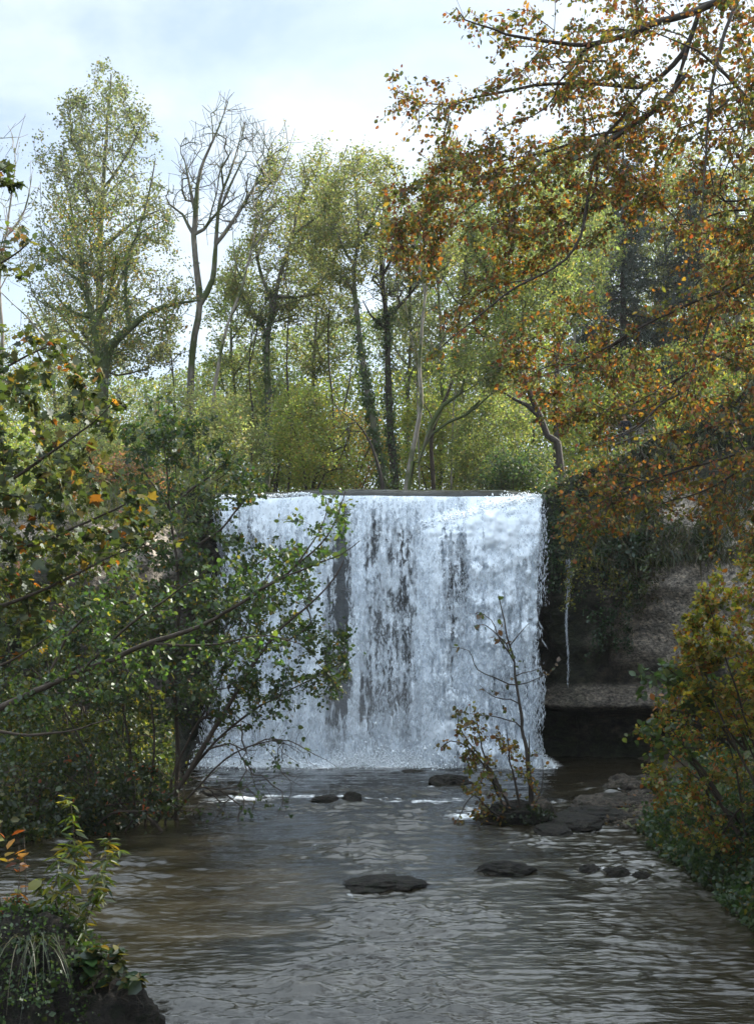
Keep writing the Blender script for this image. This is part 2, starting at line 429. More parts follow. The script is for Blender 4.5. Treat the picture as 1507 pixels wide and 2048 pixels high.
m, out, N, L = newmat('forest_floor')
tcg = N('ShaderNodeTexCoord')
n1 = N('ShaderNodeTexNoise', i_Scale=1.3, i_Detail=6.0); n2 = N('ShaderNodeTexNoise', i_Scale=28.0, i_Detail=4.0)
L(tcg.outputs['Object'], n1.inputs['Vector']); L(tcg.outputs['Object'], n2.inputs['Vector'])
r1 = ramp(N, [(.35, (.03, .022, .014)), (.5, (.075, .055, .032)), (.62, (.05, .07, .02)), (.8, (.08, .10, .03))]); L(n1.outputs[0], r1.inputs[0])
mxg = N('ShaderNodeMix', data_type='RGBA', blend_type='MULTIPLY'); mxg.inputs[0].default_value = .8
r2 = ramp(N, [(.3, (.35, .33, .3)), (.65, (1.3, 1.2, 1.1))]); L(n2.outputs[0], r2.inputs[0])
L(r1.outputs[0], mxg.inputs[6]); L(r2.outputs[0], mxg.inputs[7])
b = N('ShaderNodeBsdfPrincipled'); b.inputs['Roughness'].default_value = .9; L(mxg.outputs[2], b.inputs['Base Color'])
bp = N('ShaderNodeBump'); bp.inputs['Strength'].default_value = .8; bp.inputs['Distance'].default_value = .05; L(n2.outputs[0], bp.inputs['Height']); L(bp.outputs[0], b.inputs['Normal'])
L(b.outputs[0], out.inputs[0]); M['ground'] = m
g = mk('ground', np.stack([X, Y, Zg], -1), grid_quads(*X.shape), mat=M['ground'], smooth=True)
tag(g, 'brown and green ground of the wooded banks and plateau', 'ground', kind='structure')

# ------------------------------------------------------------------ rock material and cliff
def rock_mat(name, dark, mid, pale, green, sc=1.0, attrs=True):
    m, out, N, L = newmat(name)
    t = N('ShaderNodeTexCoord')
    mpp = N('ShaderNodeMapping'); mpp.inputs['Scale'].default_value = (1, 1, 1.7); L(t.outputs['Object'], mpp.inputs[0])
    a = N('ShaderNodeTexNoise', i_Scale=1.1 * sc, i_Detail=8.0, i_Roughness=.62); L(mpp.outputs[0], a.inputs['Vector'])
    c = N('ShaderNodeTexNoise', i_Scale=11.0 * sc, i_Detail=5.0, i_Roughness=.7); L(mpp.outputs[0], c.inputs['Vector'])
    v = N('ShaderNodeTexVoronoi', i_Scale=9.0 * sc); L(mpp.outputs[0], v.inputs['Vector'])
    ra = ramp(N, [(.34, dark), (.6, mid)]); L(a.outputs[0], ra.inputs[0])
    rb = ramp(N, [(.36, tuple(q * .30 for q in pale)), (.5, tuple(q * .8 for q in pale)), (.66, tuple(q * 1.25 for q in pale))]); L(c.outputs[0], rb.inputs[0])
    cur = ra.outputs[0]
    if attrs:
        at = N('ShaderNodeAttribute', attribute_name='pale')
        m1 = N('ShaderNodeMix', data_type='RGBA'); L(at.outputs['Fac'], m1.inputs[0]); L(cur, m1.inputs[6]); L(rb.outputs[0], m1.inputs[7]); cur = m1.outputs[2]
        ag = N('ShaderNodeAttribute', attribute_name='green')
        m2 = N('ShaderNodeMix', data_type='RGBA'); L(ag.outputs['Fac'], m2.inputs[0]); L(cur, m2.inputs[6]); m2.inputs[7].default_value = (*green, 1); cur = m2.outputs[2]
    else:
        g2 = N('ShaderNodeTexNoise', i_Scale=3.0 * sc, i_Detail=4.0); L(t.outputs['Object'], g2.inputs['Vector'])
        rg = ramp(N, [(.52, (0, 0, 0)), (.62, (1, 1, 1))]); L(g2.outputs[0], rg.inputs[0])
        m2 = N('ShaderNodeMix', data_type='RGBA'); L(rg.outputs[0], m2.inputs[0]); L(cur, m2.inputs[6]); m2.inputs[7].default_value = (*green, 1); cur = m2.outputs[2]
    c2 = N('ShaderNodeTexNoise', i_Scale=3.6 * sc, i_Detail=9.0, i_Roughness=.72, i_Distortion=.5); L(mpp.outputs[0], c2.inputs['Vector'])
    rw = ramp(N, [(.36, (.22, .23, .24)), (.52, (.85, .83, .8)), (.64, (1.5, 1.42, 1.3))]); L(c2.outputs[0], rw.inputs[0])
    mw = N('ShaderNodeMix', data_type='RGBA', blend_type='MULTIPLY'); mw.inputs[0].default_value = .85; L(cur, mw.inputs[6]); L(rw.outputs[0], mw.inputs[7]); cur = mw.outputs[2]
    mv = N('ShaderNodeMix', data_type='RGBA', blend_type='MULTIPLY'); mv.inputs[0].default_value = .55
    rv = ramp(N, [(.35, (.45, .45, .45)), (.6, (1.15, 1.12, 1.08))]); L(c.outputs[0], rv.inputs[0]); L(cur, mv.inputs[6]); L(rv.outputs[0], mv.inputs[7])
    b = N('ShaderNodeBsdfPrincipled'); b.inputs['Roughness'].default_value = .72; b.inputs['Specular IOR Level'].default_value = .35
    L(mv.outputs[2], b.inputs['Base Color'])
    bp = N('ShaderNodeBump'); bp.inputs['Strength'].default_value = 1.0; bp.inputs['Distance'].default_value = .11
    ad = N('ShaderNodeMath', operation='MULTIPLY_ADD'); ad.inputs[1].default_value = 1.6; L(c2.outputs[0], ad.inputs[0]); L(c.outputs[0], ad.inputs[2]); L(ad.outputs[0], bp.inputs['Height'])
    L(bp.outputs[0], b.inputs['Normal']); L(b.outputs[0], out.inputs[0]); return m
M['cliff'] = rock_mat('cliff', (.018, .017, .015), (.10, .085, .065), (.66, .59, .52), (.020, .030, .013))
M['wet_rock'] = rock_mat('wet_rock', (.012, .011, .010), (.05, .043, .034), (.2, .2, .2), (.02, .026, .012), 3.0, attrs=False)
M['bed_rock'] = rock_mat('bed_rock', (.05, .043, .035), (.17, .145, .12), (.2, .2, .2), (.05, .05, .03), 3.0, attrs=False)

cp = catmull(np.c_[PATH[1:-1], np.zeros(len(PATH) - 2)], .11)[:, :2]
tn = unit(np.gradient(cp, axis=0)); nn = np.stack([tn[:, 1], -tn[:, 0]], 1)          # into the gorge
for _ in range(30): nn = unit(np.vstack([nn[:1], (nn[:-2] + nn[1:-1] + nn[2:]) / 3, nn[-1:]]))
zt = np.linspace(0, 1, 92)
top = plateau(cp[:, 0] - nn[:, 0] * 1.2, cp[:, 1] - nn[:, 1] * 1.2)
onfall = sst(4.6, 4.0, np.abs(cp[:, 0])) * sst(29.4, 30.0, cp[:, 1])
top = top * (1 - onfall) + 6.95 * onfall
zz = -.7 + (top[:, None] + .7) * zt[None]
p3 = np.stack([cp[:, 0:1] + 0 * zz, cp[:, 1:2] + 0 * zz, zz], -1)
rgt = sst(4.2, 4.9, cp[:, 0])[:, None]; lft = sst(-4.4, -5.2, cp[:, 0])[:, None]
under = -(.95 + .35 * fbm(p3 * [.8, .8, .3], 3, 14)) * sst(1.45 + .12 * fbm(p3 * [.9, .9, .2], 2, 15), 1.1, zz) + .28 * sst(1.1, 1.45, zz) * sst(2.05, 1.85, zz)           # undercut foot and the ledge above it
off = rgt * (under + .35 * sst(2.0, 4.5, zz) - 1.25 * sst(5.2, 9.0, zz)) + lft * (.3 * sst(3, 0, zz) - 1.1 * sst(4.9, 7.2, zz)) - .15 * onfall[:, None]
strata = fbm(np.stack([p3[..., 0] * .35, p3[..., 1] * .35, p3[..., 2] * 2.6], -1), 3, 11) * .16
bed = p3[..., 2] * 1.9 + 1.1 * fbm(p3 * [.35, .35, .45], 3, 12); bedf = bed - np.floor(bed); strata = strata + (.075 * sst(.0, .75, bedf) * sst(1.0, .9, bedf) - .03) * (1 - onfall[:, None]) * (.4 + .9 * sst(-.2, .3, fbm(p3 * [.4, .4, .5], 2, 13)))
off = off + strata - .22 * np.abs(fbm(p3 * [1.1, 1.1, .8], 3, 22)) * 2 + fbm(p3 * [.55, .55, .4], 4, 21) * .55 + fbm(p3 * [2.2, 2.2, 2.6], 4, 31) * .16 + .07 * fbm(p3 * 6, 3, 41)
V1 = p3 + np.stack([nn[:, 0:1] * off, nn[:, 1:2] * off, 0 * off], -1)
back = np.array([.4, .9, 1.5, 2.3, 3.2])                                                   # rounded shoulder running back under the turf
sh = V1[:, -1][:, None, :] - np.stack([nn[:, 0:1] * back, nn[:, 1:2] * back, 0 * nn[:, 0:1] * back], -1)
pz = plateau(sh[..., 0], sh[..., 1]); f = np.array([.25, .55, .8, 1, 1]); fz = V1[:, -1, 2][:, None] * (1 - f) + pz * f - np.array([0, 0, 0, .1, .5])
sh[..., 2] = np.where(onfall[:, None] > .3, 6.95 - .1 * back, fz)
Vc = np.concatenate([V1, sh], 1)
pxx = CX + Vc[..., 0] / Vc[..., 1] * FPX; pyy = HY - (Vc[..., 2] - CH) / Vc[..., 1] * FPX
pn = fbm(Vc * 1.4, 4, 51); pn2 = fbm(Vc * .6, 3, 61)
pale = sst(6.0, 6.9, Vc[..., 0] + pn * .7) * sst(2.3, 3.3, Vc[..., 2] + pn * .6) * sst(7.6, 6.4, Vc[..., 2] - .25 * (Vc[..., 0] - 7) + pn * .9)
pale = np.maximum(pale, .65 * sst(5.2, 5.8, Vc[..., 0]) * sst(.05, .35, pn2) * sst(1.9, 2.4, Vc[..., 2]))
pale = np.maximum(pale, .4 * rgt * sst(1.25, 1.5, Vc[..., 2]) * sst(2.1, 1.95, Vc[..., 2]))
pale = np.maximum(pale, sst(-4.9, -5.5, Vc[..., 0]) * sst(4.2, 5.3, Vc[..., 2] + pn * .8) * sst(7.3, 6.6, Vc[..., 2] + pn * .4) * .9)
green = np.clip(np.maximum(sst(-.15, .2, pn2), sst(6.3, 5.2, Vc[..., 0] + pn) * sst(4.4, 4.8, Vc[..., 0]) * .8) * (1 - pale) * .85 + .9 * sst(6.2, 7.2, Vc[..., 2] + pn * .6) * (1 - pale * .8) * (1 - onfall[:, None]), 0, 1)
nq = Vc.shape[1]
c = mk('cliff', Vc, grid_quads(len(cp), nq), mat=M['cliff'], smooth=True, attrs={'pale': pale, 'green': green})
tag(c, 'dark undercut rock cliff curving round the waterfall basin', 'cliff', kind='structure')

# ------------------------------------------------------------------ lower river
def to_px(p): return CX + p[..., 0] / p[..., 1] * FPX, HY - (p[..., 2] - CH) / p[..., 1] * FPX
ROCKS = [  # px, base py, width px, height px, depth/width, kind
    (772, 1782, 142, 24, .7, 'long'), (1013, 1752, 92, 24, .7, 'long'), (1180, 1748, 42, 18, .8, ''), (1234, 1752, 52, 22, .8, ''), (1280, 1758, 34, 15, .8, ''),
    (893, 1570, 72, 24, .8, 'long'), (826, 1547, 44, 7, .8, 'long'), (702, 1604, 36, 20, .8, ''), (652, 1604, 52, 14, .7, ''), (436, 1592, 66, 12, .8, 'long'),
    (1243, 1580, 62, 30, .8, 'long'), (1290, 1586, 86, 38, .7, 'long')]
rx = np.linspace(-8.6, 8.6, 760); ry = 1 / np.linspace(1 / 7, 1 / 30.2, 1100)
X, Y = np.meshgrid(rx, ry)
q = np.stack([X, Y, 0 * X], -1)
warp = q + .25 * np.stack([fbm(q * .5, 2, 71), fbm(q * .5, 2, 72), 0 * X], -1)
rough = .28 + .62 * sst(-.3, .32, fbm(q * [.5, .32, 1], 3, 73) + .25 * fbm(q * [1.6, 1.2, 1], 2, 702))
rough = rough * (1 - .55 * sst(1.3, 3.2, X) * sst(17.5, 14.5, Y)) * (1 - .45 * sst(23.5, 25.5, Y))
zw = .035 * fbm(warp * [.5, .9, 1], 3, 74) + rough * (.055 * (.6 - np.abs(fbm(warp * [.9, 2.8, 1], 2, 75)) * 2.4) + .066 * fbm(warp * [1.7, 6.8, 1], 3, 76) + .040 * fbm(warp * [3.8, 14, 1], 2, 77) + .022 * (1 - np.abs(fbm(warp * [5.5, 22, 1], 2, 701)) * 2.2))
foam = np.zeros_like(X); pxx, pyy = to_px(np.stack([X, Y, 0 * X], -1))
fn = fbm(q * [2.2, 3.5, 1], 4, 78); fs = fbm(q * [5, 9, 1], 3, 79)
line = 1597 + 5 * np.sin(pxx / 60.) + 8 * fbm(q * .8, 2, 80)                     # small sill below the plunge pool
foam += np.exp(-((pyy - line) / 5.5) ** 2) * sst(330, 480, pxx) * sst(1080, 820, pxx) * (.38 + 1.0 * fs)
foam += np.exp(-((pyy - 1628) / 13) ** 2) * np.exp(-((pxx - 950) / 70) ** 2) * (.45 + 1.2 * fs)
foam += .5 * np.exp(-((pyy - 1690) / 16) ** 2) * np.exp(-((pxx - 640) / 110) ** 2) * (.0 + 1.1 * fs)
foam += .55 * np.exp(-((pyy - 1560) / 9) ** 2) * np.exp(-((pxx - 425) / 60) ** 2) * (.7 + .6 * fs)
foam += .5 * np.exp(-((pyy - 1602) / 8) ** 2) * np.exp(-((pxx - 1110) / 40) ** 2) * (.6 + .8 * fs)
foam += sst(26.9, 28.4, Y + .7 * fn + .4 * fs) * sst(-4.9, -4.3, X) * sst(5.1, 4.2, X)
foam += .35 * sst(.25, .5, fs) * sst(.1, .45, fn) * rough
for (a, bq, wd, ht, dp, kd) in ROCKS:
    yr = CH * FPX / (bq - HY); xr = (a - CX) / FPX * yr; wr = wd / FPX * yr / 2
    e = np.sqrt(((X - xr) / (wr * 1.25)) ** 2 + ((Y - yr) / (wr * 1.1)) ** 2)
    foam += .45 * np.exp(-((e - 1.05) / .2) ** 2) * (.1 + 1.5 * fs) * (rough + .3)
    zw += .03 * np.exp(-((e - 1.2) / .5) ** 2)
zw += -.09 * sst(line / 1.0 - 2, line + 10, pyy) * sst(23.5, 22.3, Y) * 0
zw += .05 * foam * (.3 + fs) * sst(20, 24, Y)
m, out, N, L = newmat('river_water')
t = N('ShaderNodeTexCoord'); mp2 = N('ShaderNodeMapping'); mp2.inputs['Scale'].default_value = (1, 2.6, 1); L(t.outputs['Object'], mp2.inputs[0])
a = N('ShaderNodeTexNoise', i_Scale=.55, i_Detail=4.0); L(mp2.outputs[0], a.inputs['Vector'])
ra = ramp(N, [(.35, (.008, .0065, .003)), (.65, (.026, .022, .014))]); L(a.outputs[0], ra.inputs[0])
b = N('ShaderNodeBsdfPrincipled'); b.inputs['Roughness'].default_value = .03; b.inputs['IOR'].default_value = 1.42; b.inputs['Specular IOR Level'].default_value = 1.0
L(ra.outputs[0], b.inputs['Base Color'])
n2 = N('ShaderNodeTexNoise', i_Scale=9.0, i_Detail=5.0, i_Roughness=.6); L(mp2.outputs[0], n2.inputs['Vector'])
bp = N('ShaderNodeBump'); bp.inputs['Strength'].default_value = .5; bp.inputs['Distance'].default_value = .02; L(n2.outputs[0], bp.inputs['Height']); L(bp.outputs[0], b.inputs['Normal'])
fa = N('ShaderNodeAttribute', attribute_name='foam'); fnz = N('ShaderNodeTexNoise', i_Scale=22.0, i_Detail=6.0, i_Roughness=.75); L(mp2.outputs[0], fnz.inputs['Vector'])
s1 = N('ShaderNodeMath', operation='ADD'); L(fa.outputs['Fac'], s1.inputs[0]); L(fnz.outputs[0], s1.inputs[1])
rf = ramp(N, [(.72, (0, 0, 0)), (1.0, (1, 1, 1))]); s0 = N('ShaderNodeMath', operation='MULTIPLY'); s0.inputs[1].default_value = .72; L(s1.outputs[0], s0.inputs[0]); L(s0.outputs[0], rf.inputs[0])
rf.color_ramp.elements[0].position = .58; rf.color_ramp.elements[1].position = .95
fd = N('ShaderNodeBsdfDiffuse'); fd.inputs['Color'].default_value = (.78, .80, .82, 1)
ms = N('ShaderNodeMixShader'); L(rf.outputs[0], ms.inputs[0]); L(b.outputs[0], ms.inputs[1]); L(fd.outputs[0], ms.inputs[2]); L(ms.outputs[0], out.inputs[0])
M['river'] = m
rv = mk('river', np.stack([X, Y, zw], -1), grid_quads(*X.shape), mat=M['river'], smooth=True, attrs={'foam': np.clip(foam, 0, 1.2)})
tag(rv, 'rippled shallow brown river flowing out of the plunge pool', 'river', kind='structure')

# upper river sliding over the lip
m, out, N, L = newmat('lip_water')
t = N('ShaderNodeTexCoord'); n2 = N('ShaderNodeTexNoise', i_Scale=7.0, i_Detail=4.0); L(t.outputs['Object'], n2.inputs['Vector'])
b = N('ShaderNodeBsdfPrincipled'); b.inputs['Base Color'].default_value = (.035, .037, .033, 1); b.inputs['Roughness'].default_value = .1; b.inputs['IOR'].default_value = 1.333
bp = N('ShaderNodeBump'); bp.inputs['Strength'].default_value = .5; bp.inputs['Distance'].default_value = .03; L(n2.outputs[0], bp.inputs['Height']); L(bp.outputs[0], b.inputs['Normal']); L(b.outputs[0], out.inputs[0])
M['lip_water'] = m
def lip_z(x): return 7.27 + .035 * fbm(np.stack([x * .9, 0 * x + 3, 0 * x], -1), 2, 94) + .05 * np.exp(-(x / 2.2) ** 2) - .07 * sst(-1.8, -4.0, x) - .06 * sst(3.4, 4.6, x) + .02 * fbm(np.stack([x * 1.6, 0 * x, 0 * x], -1), 3, 91)
lx = np.linspace(-4.35, 4.55, 240)
prof = np.array([(45, .35), (38, .22), (34, .12), (31.5, .05), (30.6, .02), (30.1, 0), (29.85, -.025), (29.7, -.06), (29.6, -.11), (29.54, -.18), (29.50, -.27), (29.48, -.36)])
X, K = np.meshgrid(lx, np.arange(len(prof))); Yp = prof[K, 0]; Zp = lip_z(X) + prof[K, 1]
Yp = Yp - .10 * fbm(np.stack([X * 2.5, 0 * X, K * .2], -1), 3, 92) * sst(31, 29.8, Yp)
ur = mk('upper_river', np.stack([X, Yp, Zp], -1), grid_quads(*X.shape), mat=M['lip_water'], smooth=True)
tag(ur, 'smooth dark upper river sliding over the lip of the falls', 'river', kind='structure')

# ------------------------------------------------------------------ waterfall
def dens(px, py):
    """how thick the falling water is, by place on the face (photo columns / rows)"""
    d = .49 + .0 * px
    def colm(x0, x1, w, a, y0=960, y1=1560, soft=40):
        f = np.clip((py - y0) / (y1 - y0), 0, 1); xc = x0 + (x1 - x0) * f
        return a * np.exp(-((px - xc) / w) ** 2) * sst(y0 - soft, y0 + soft, py) * sst(y1 + soft, y1 - soft, py)
    d += .42 * sst(1090, 985, py)                                            # white where it breaks over the lip
    d += colm(560, 520, 75, .28) + colm(628, 618, 20, .30) + colm(720, 700, 14, .34, 1060) + colm(640, 640, 20, .2)
    d -= colm(682, 672, 25, .34, 1130, 1535, 60) + colm(690, 680, 13, .35, 990, 1140, 30)
    d += colm(855, 850, 24, .48, 1030, 1560) - colm(818, 812, 16, .12, 1050, 1500)
    d += colm(1010, 925, 40, .62, 1010, 1500) + .40 * sst(1150, 1040, py) * sst(850, 900, px) * sst(1015, 1035, py) + colm(1050, 1045, 28, .22)
    d += colm(890, 880, 26, .14, 1100, 1500)
    d += .42 * sst(1400, 1530, py)
    return d
def lw(x): return sst(.9, 1.9, x)                     # the right part hits a rock step just under the lip
def ledge_z(x): return 6.15 + .72 * sst(1.0, 4.1, x) + .16 * fbm(np.stack([x * 2.1, 0 * x, 0 * x], -1), 3, 93)
def fall_y(x, z, v):
    y = 29.46 - v * np.sqrt(np.maximum(2 * (7.2 - z) / 9.8, 0))
    zl = ledge_z(x)
    return y - lw(x) * (.42 * sst(zl + .30, zl - .25, z) + .25 * sst(zl, zl - 1.5, z))
def fall_x(x, z):
    """edges draw in a little on the right and spread on the left as the water drops"""
    f = np.clip((7.2 - z) / 7.2, 0, 1)
    return x - .32 * f * sst(2.5, 4.5, x) - .30 * f * sst(-2.5, -4.2, x)
wf = thing('waterfall', 'broad white waterfall dropping over the rock lip into the pool', 'waterfall', (0, 29, 0))
def sheet_mat(name, bias, sc, seed, floor=0.):
    m, out, N, L = newmat(name)
    t = N('ShaderNodeTexCoord'); mp_ = N('ShaderNodeMapping'); mp_.inputs['Scale'].default_value = (1, .6, .45); mp_.inputs['Location'].default_value = (seed, seed * 2, seed * 3); L(t.outputs['Object'], mp_.inputs[0])
    a = N('ShaderNodeTexNoise', i_Scale=sc, i_Detail=5.0, i_Roughness=.68, i_Distortion=.6); L(mp_.outputs[0], a.inputs['Vector'])
    mp3 = N('ShaderNodeMapping'); mp3.inputs['Scale'].default_value = (1, .3, .10); L(t.outputs['Object'], mp3.inputs[0])
    c = N('ShaderNodeTexNoise', i_Scale=sc * .8, i_Detail=4.0); L(mp3.outputs[0], c.inputs['Vector'])
    d = N('ShaderNodeAttribute', attribute_name='dens')
    s = N('ShaderNodeMath', operation='MULTIPLY_ADD'); s.inputs[1].default_value = .45; L(c.outputs[0], s.inputs[0]); L(a.outputs[0], s.inputs[2])
    s2 = N('ShaderNodeMath', operation='MULTIPLY_ADD'); s2.inputs[1].default_value = .62; L(d.outputs['Fac'], s2.inputs[0]); L(s.outputs[0], s2.inputs[2])
    mr = N('ShaderNodeMapRange'); mr.interpolation_type = 'SMOOTHSTEP'; mr.inputs[1].default_value = 1.09 - bias; mr.inputs[2].default_value = 1.34 - bias; L(s2.outputs[0], mr.inputs[0]); mr.inputs[3].default_value = floor
    df = N('ShaderNodeBsdfDiffuse'); df.inputs['Color'].default_value = (.81, .88, .96, 1)
    tl = N('ShaderNodeBsdfTranslucent'); tl.inputs['Color'].default_value = (.81, .88, .96, 1)
    mxx = N('ShaderNodeMixShader'); mxx.inputs[0].default_value = .18; L(df.outputs[0], mxx.inputs[1]); L(tl.outputs[0], mxx.inputs[2])
    tr = N('ShaderNodeBsdfTransparent'); ms = N('ShaderNodeMixShader'); ed = N('ShaderNodeMath', operation='MULTIPLY'); eg = N('ShaderNodeMath', operation='GREATER_THAN'); eg.inputs[1].default_value = -.25; L(d.outputs['Fac'], eg.inputs[0]); L(eg.outputs[0], ed.inputs[0]); L(mr.outputs[0], ed.inputs[1]); L(ed.outputs[0], ms.inputs[0]); L(tr.outputs[0], ms.inputs[1]); L(mxx.outputs[0], ms.inputs[2]); L(ms.outputs[0], out.inputs[0])
    return m
for k, (v, bias, sc, flo) in enumerate(((.60, .06, 6.0, .14), (.76, .03, 9.0, 0.), (.90, -.03, 12.0, 0.), (1.04, -.08, 16.0, 0.))):
    xs = np.linspace(-4.3, 4.5, 360); zs = np.linspace(7.0, -.12, 300)
    X, Z = np.meshgrid(xs, zs); Z = Z + (lip_z(X) - 7.27) * sst(5.5, 7.1, Z)
    Yv = fall_y(X, Z, v); Xv = fall_x(X, Z); q = np.stack([X, 0 * X + k * 7, Z], -1)
    amp = .05 + .13 * sst(7.2, 3, Z)
    Yv = Yv + amp * fbm(q * [2.6, 1, .55], 4, 100 + k) + .05 * fbm(q * [9, 1, 3.5], 3, 110 + k) - .16 * lw(X) * sst(6.9, 6.3, Z) * fbm(q * [2, 1, 2.4], 3, 120 + k) * 1.4
    px, py = to_px(np.stack([Xv, Yv, Z], -1)); dn = dens(px, py)
    dn = dn + .24 * fbm(q * [3.6, 1, .20], 3, 160) + .32 * fbm(q * [11, 1, .8], 2, 161 + k) + .34 * fbm(q * [5.5, 1, 2.6], 3, 170 + k) + .05
    ragged = .35 * fbm(q * [.3, 1, 1.7], 3, 130 + k)
    edge_ = sst(4.2, 4.5, X + ragged * .5) + sst(-3.95, -4.3, X - ragged * .6); dn = dn - 1.6 * edge_
    if k == 0: dn = np.where(dn < -.3, -9, dn)
    mk('water_curtain', np.stack([Xv, Yv, Z], -1), grid_quads(*X.shape), mat=sheet_mat('falling_water', bias, sc, k * 3.7, flo), parent=wf, smooth=True, attrs={'dens': dn})
# clots of falling water
rng = np.random.default_rng(5)
def clots(name, x, y, z, ln, wd, seed, mat, vdir=None):
    n = len(x); r = np.random.default_rng(seed)
    a = np.array([(0, 0, 1), (1, 0, .1), (0, 1, .0), (-1, 0, -.1), (0, -1, .1), (0, 0, -1)], float)
    base = a[None] * np.stack([wd, wd, ln], 1)[:, None, :] * r.uniform(.6, 1.4, (n, 6, 1))
    th = r.uniform(0, 6.28, n); tl = r.normal(0, .25, n)
    cx_, sx_ = np.cos(th)[:, None], np.sin(th)[:, None]
    bx = base[..., 0] * cx_ - base[..., 1] * sx_ + base[..., 2] * tl[:, None]; by = base[..., 0] * sx_ + base[..., 1] * cx_ - base[..., 2] * .12
    V = np.stack([x[:, None] + bx, y[:, None] + by, z[:, None] + base[..., 2]], -1)
    T = np.array([(0, 1, 2), (0, 2, 3), (0, 3, 4), (0, 4, 1), (5, 2, 1), (5, 3, 2), (5, 4, 3), (5, 1, 4)])
    return mk(name, V.reshape(-1, 3), None, (T[None] + (np.arange(n) * 6)[:, None, None]).reshape(-1, 3), mat=mat, parent=wf, smooth=True)
m, out, N, L = newmat('white_water')
df = N('ShaderNodeBsdfDiffuse'); df.inputs['Color'].default_value = (.84, .90, .97, 1); tl = N('ShaderNodeBsdfTranslucent'); tl.inputs['Color'].default_value = (.84, .90, .97, 1)
ms = N('ShaderNodeMixShader'); ms.inputs[0].default_value = .25; L(df.outputs[0], ms.inputs[1]); L(tl.outputs[0], ms.inputs[2]); tr_ = N('ShaderNodeBsdfTransparent'); m3 = N('ShaderNodeMixShader'); m3.inputs[0].default_value = .62; L(tr_.outputs[0], m3.inputs[1]); L(ms.outputs[0], m3.inputs[2]); L(m3.outputs[0], out.inputs[0]); M['white'] = m
m, out, N, L = newmat('foam_white'); df = N('ShaderNodeBsdfDiffuse'); df.inputs['Color'].default_value = (.86, .91, .96, 1); L(df.outputs[0], out.inputs[0]); M['foam'] = m
n = 110000
x = rng.uniform(-4.3, 4.45, n); z = 6.92 - 6.95 * rng.random(n) ** .9
v = rng.uniform(.7, 1.15, n); y = fall_y(x, z, v) - rng.exponential(.05, n) * sst(7.2, 4, z); xx = fall_x(x, z) + rng.normal(0, .03, n)
px, py = to_px(np.stack([xx, y, z], -1)); dn = dens(px, py)
q = np.stack([x * 3.2, y * 0, z * 1.1], -1)
keep = rng.random(n) < np.clip((dn - .35) * .8 + 1.0 * fbm(q, 3, 140) + .5 * fbm(np.stack([x * 4.2, y * 0, z * .22], -1), 3, 160), .0, 1)
xx, y, z = xx[keep], y[keep], z[keep]; n = len(xx); f = np.clip((7.2 - z) / 7.2, 0, 1)
sz = np.exp(rng.normal(0, .45, n))
o = clots('falling_drops', xx, y, z, (.022 + .034 * f) * sz, (.0052 + .003 * f) * sz, 6, M['white']); o['kind'] = 'stuff'
# broken foam on the rock step, at the lip and at the foot
n = 3500
x = rng.uniform(1.0, 4.3, n); u = rng.random(n); zl = ledge_z(x)
z = zl - .1 + rng.normal(0, .10, n) + rng.exponential(.04, n) + .16 * fbm(np.stack([x * 2, 0 * x, 0 * x], -1), 3, 150); z = np.where(z > lip_z(x) - .1, lip_z(x) - .1 - .5 * rng.random(n), z); y = fall_y(x, zl - .1, .8) + rng.uniform(-.12, .35, n)
x2 = rng.uniform(-4.3, 4.4, 9000); z2 = lip_z(x2) - .06 - .22 * sst(-2.2, -.8, x2) * sst(4.2, 3.2, x2) - rng.exponential(.10, 9000); y2 = 29.47 - rng.uniform(0, .14, 9000); z2 = z2 - .08
kz = rng.random(9000) < .5 + .5 * fbm(np.stack([x2 * 2.2, 0 * x2, 0 * x2], -1), 3, 151); x2, y2, z2 = x2[kz], y2[kz], z2[kz]
n3 = 42000; x3 = rng.uniform(-4.7, 4.5, n3); h3 = rng.exponential(.16, n3); z3 = h3 * (.55 + .6 * fbm(np.stack([x3 * 1.3, 0 * x3, 0 * x3], -1), 3, 152)); y3 = 28.3 - rng.normal(0, .35, n3)
sz = np.exp(rng.normal(0, .4, n + len(x2) + n3))
o = clots('foam', np.r_[x, x2, x3], np.r_[y, y2, y3], np.r_[z, z2, z3], (.017 * sz), (.014 * sz), 7, M['foam']); o['kind'] = 'stuff'

# the thin trickle on the cliff to the right
tr = thing('trickle', 'thin thread of water running down the dark cliff beside the falls', 'waterfall', (5.2, 28.6, 1.9))
n = 800; rr = np.random.default_rng(8)
z = rr.uniform(2.0, 5.3, n); st = rr.integers(0, 6, n); x = 4.93 + st * .026 * sst(3.6, 5.2, z) + rr.normal(0, .012, n) + .02 * np.sin(z * 3)
keep = (rr.random(n) < .25 + .75 * sst(2.2, 4.2, z)); x, z = x[keep], z[keep]; n = len(x)
wf_, wf = wf, tr
clots('water_thread', x, 28.42 + .06 * (z - 2) + rr.normal(0, .02, n), z, rr.uniform(.03, .1, n), np.full(n, .004), 9, M['white'])
wf = wf_

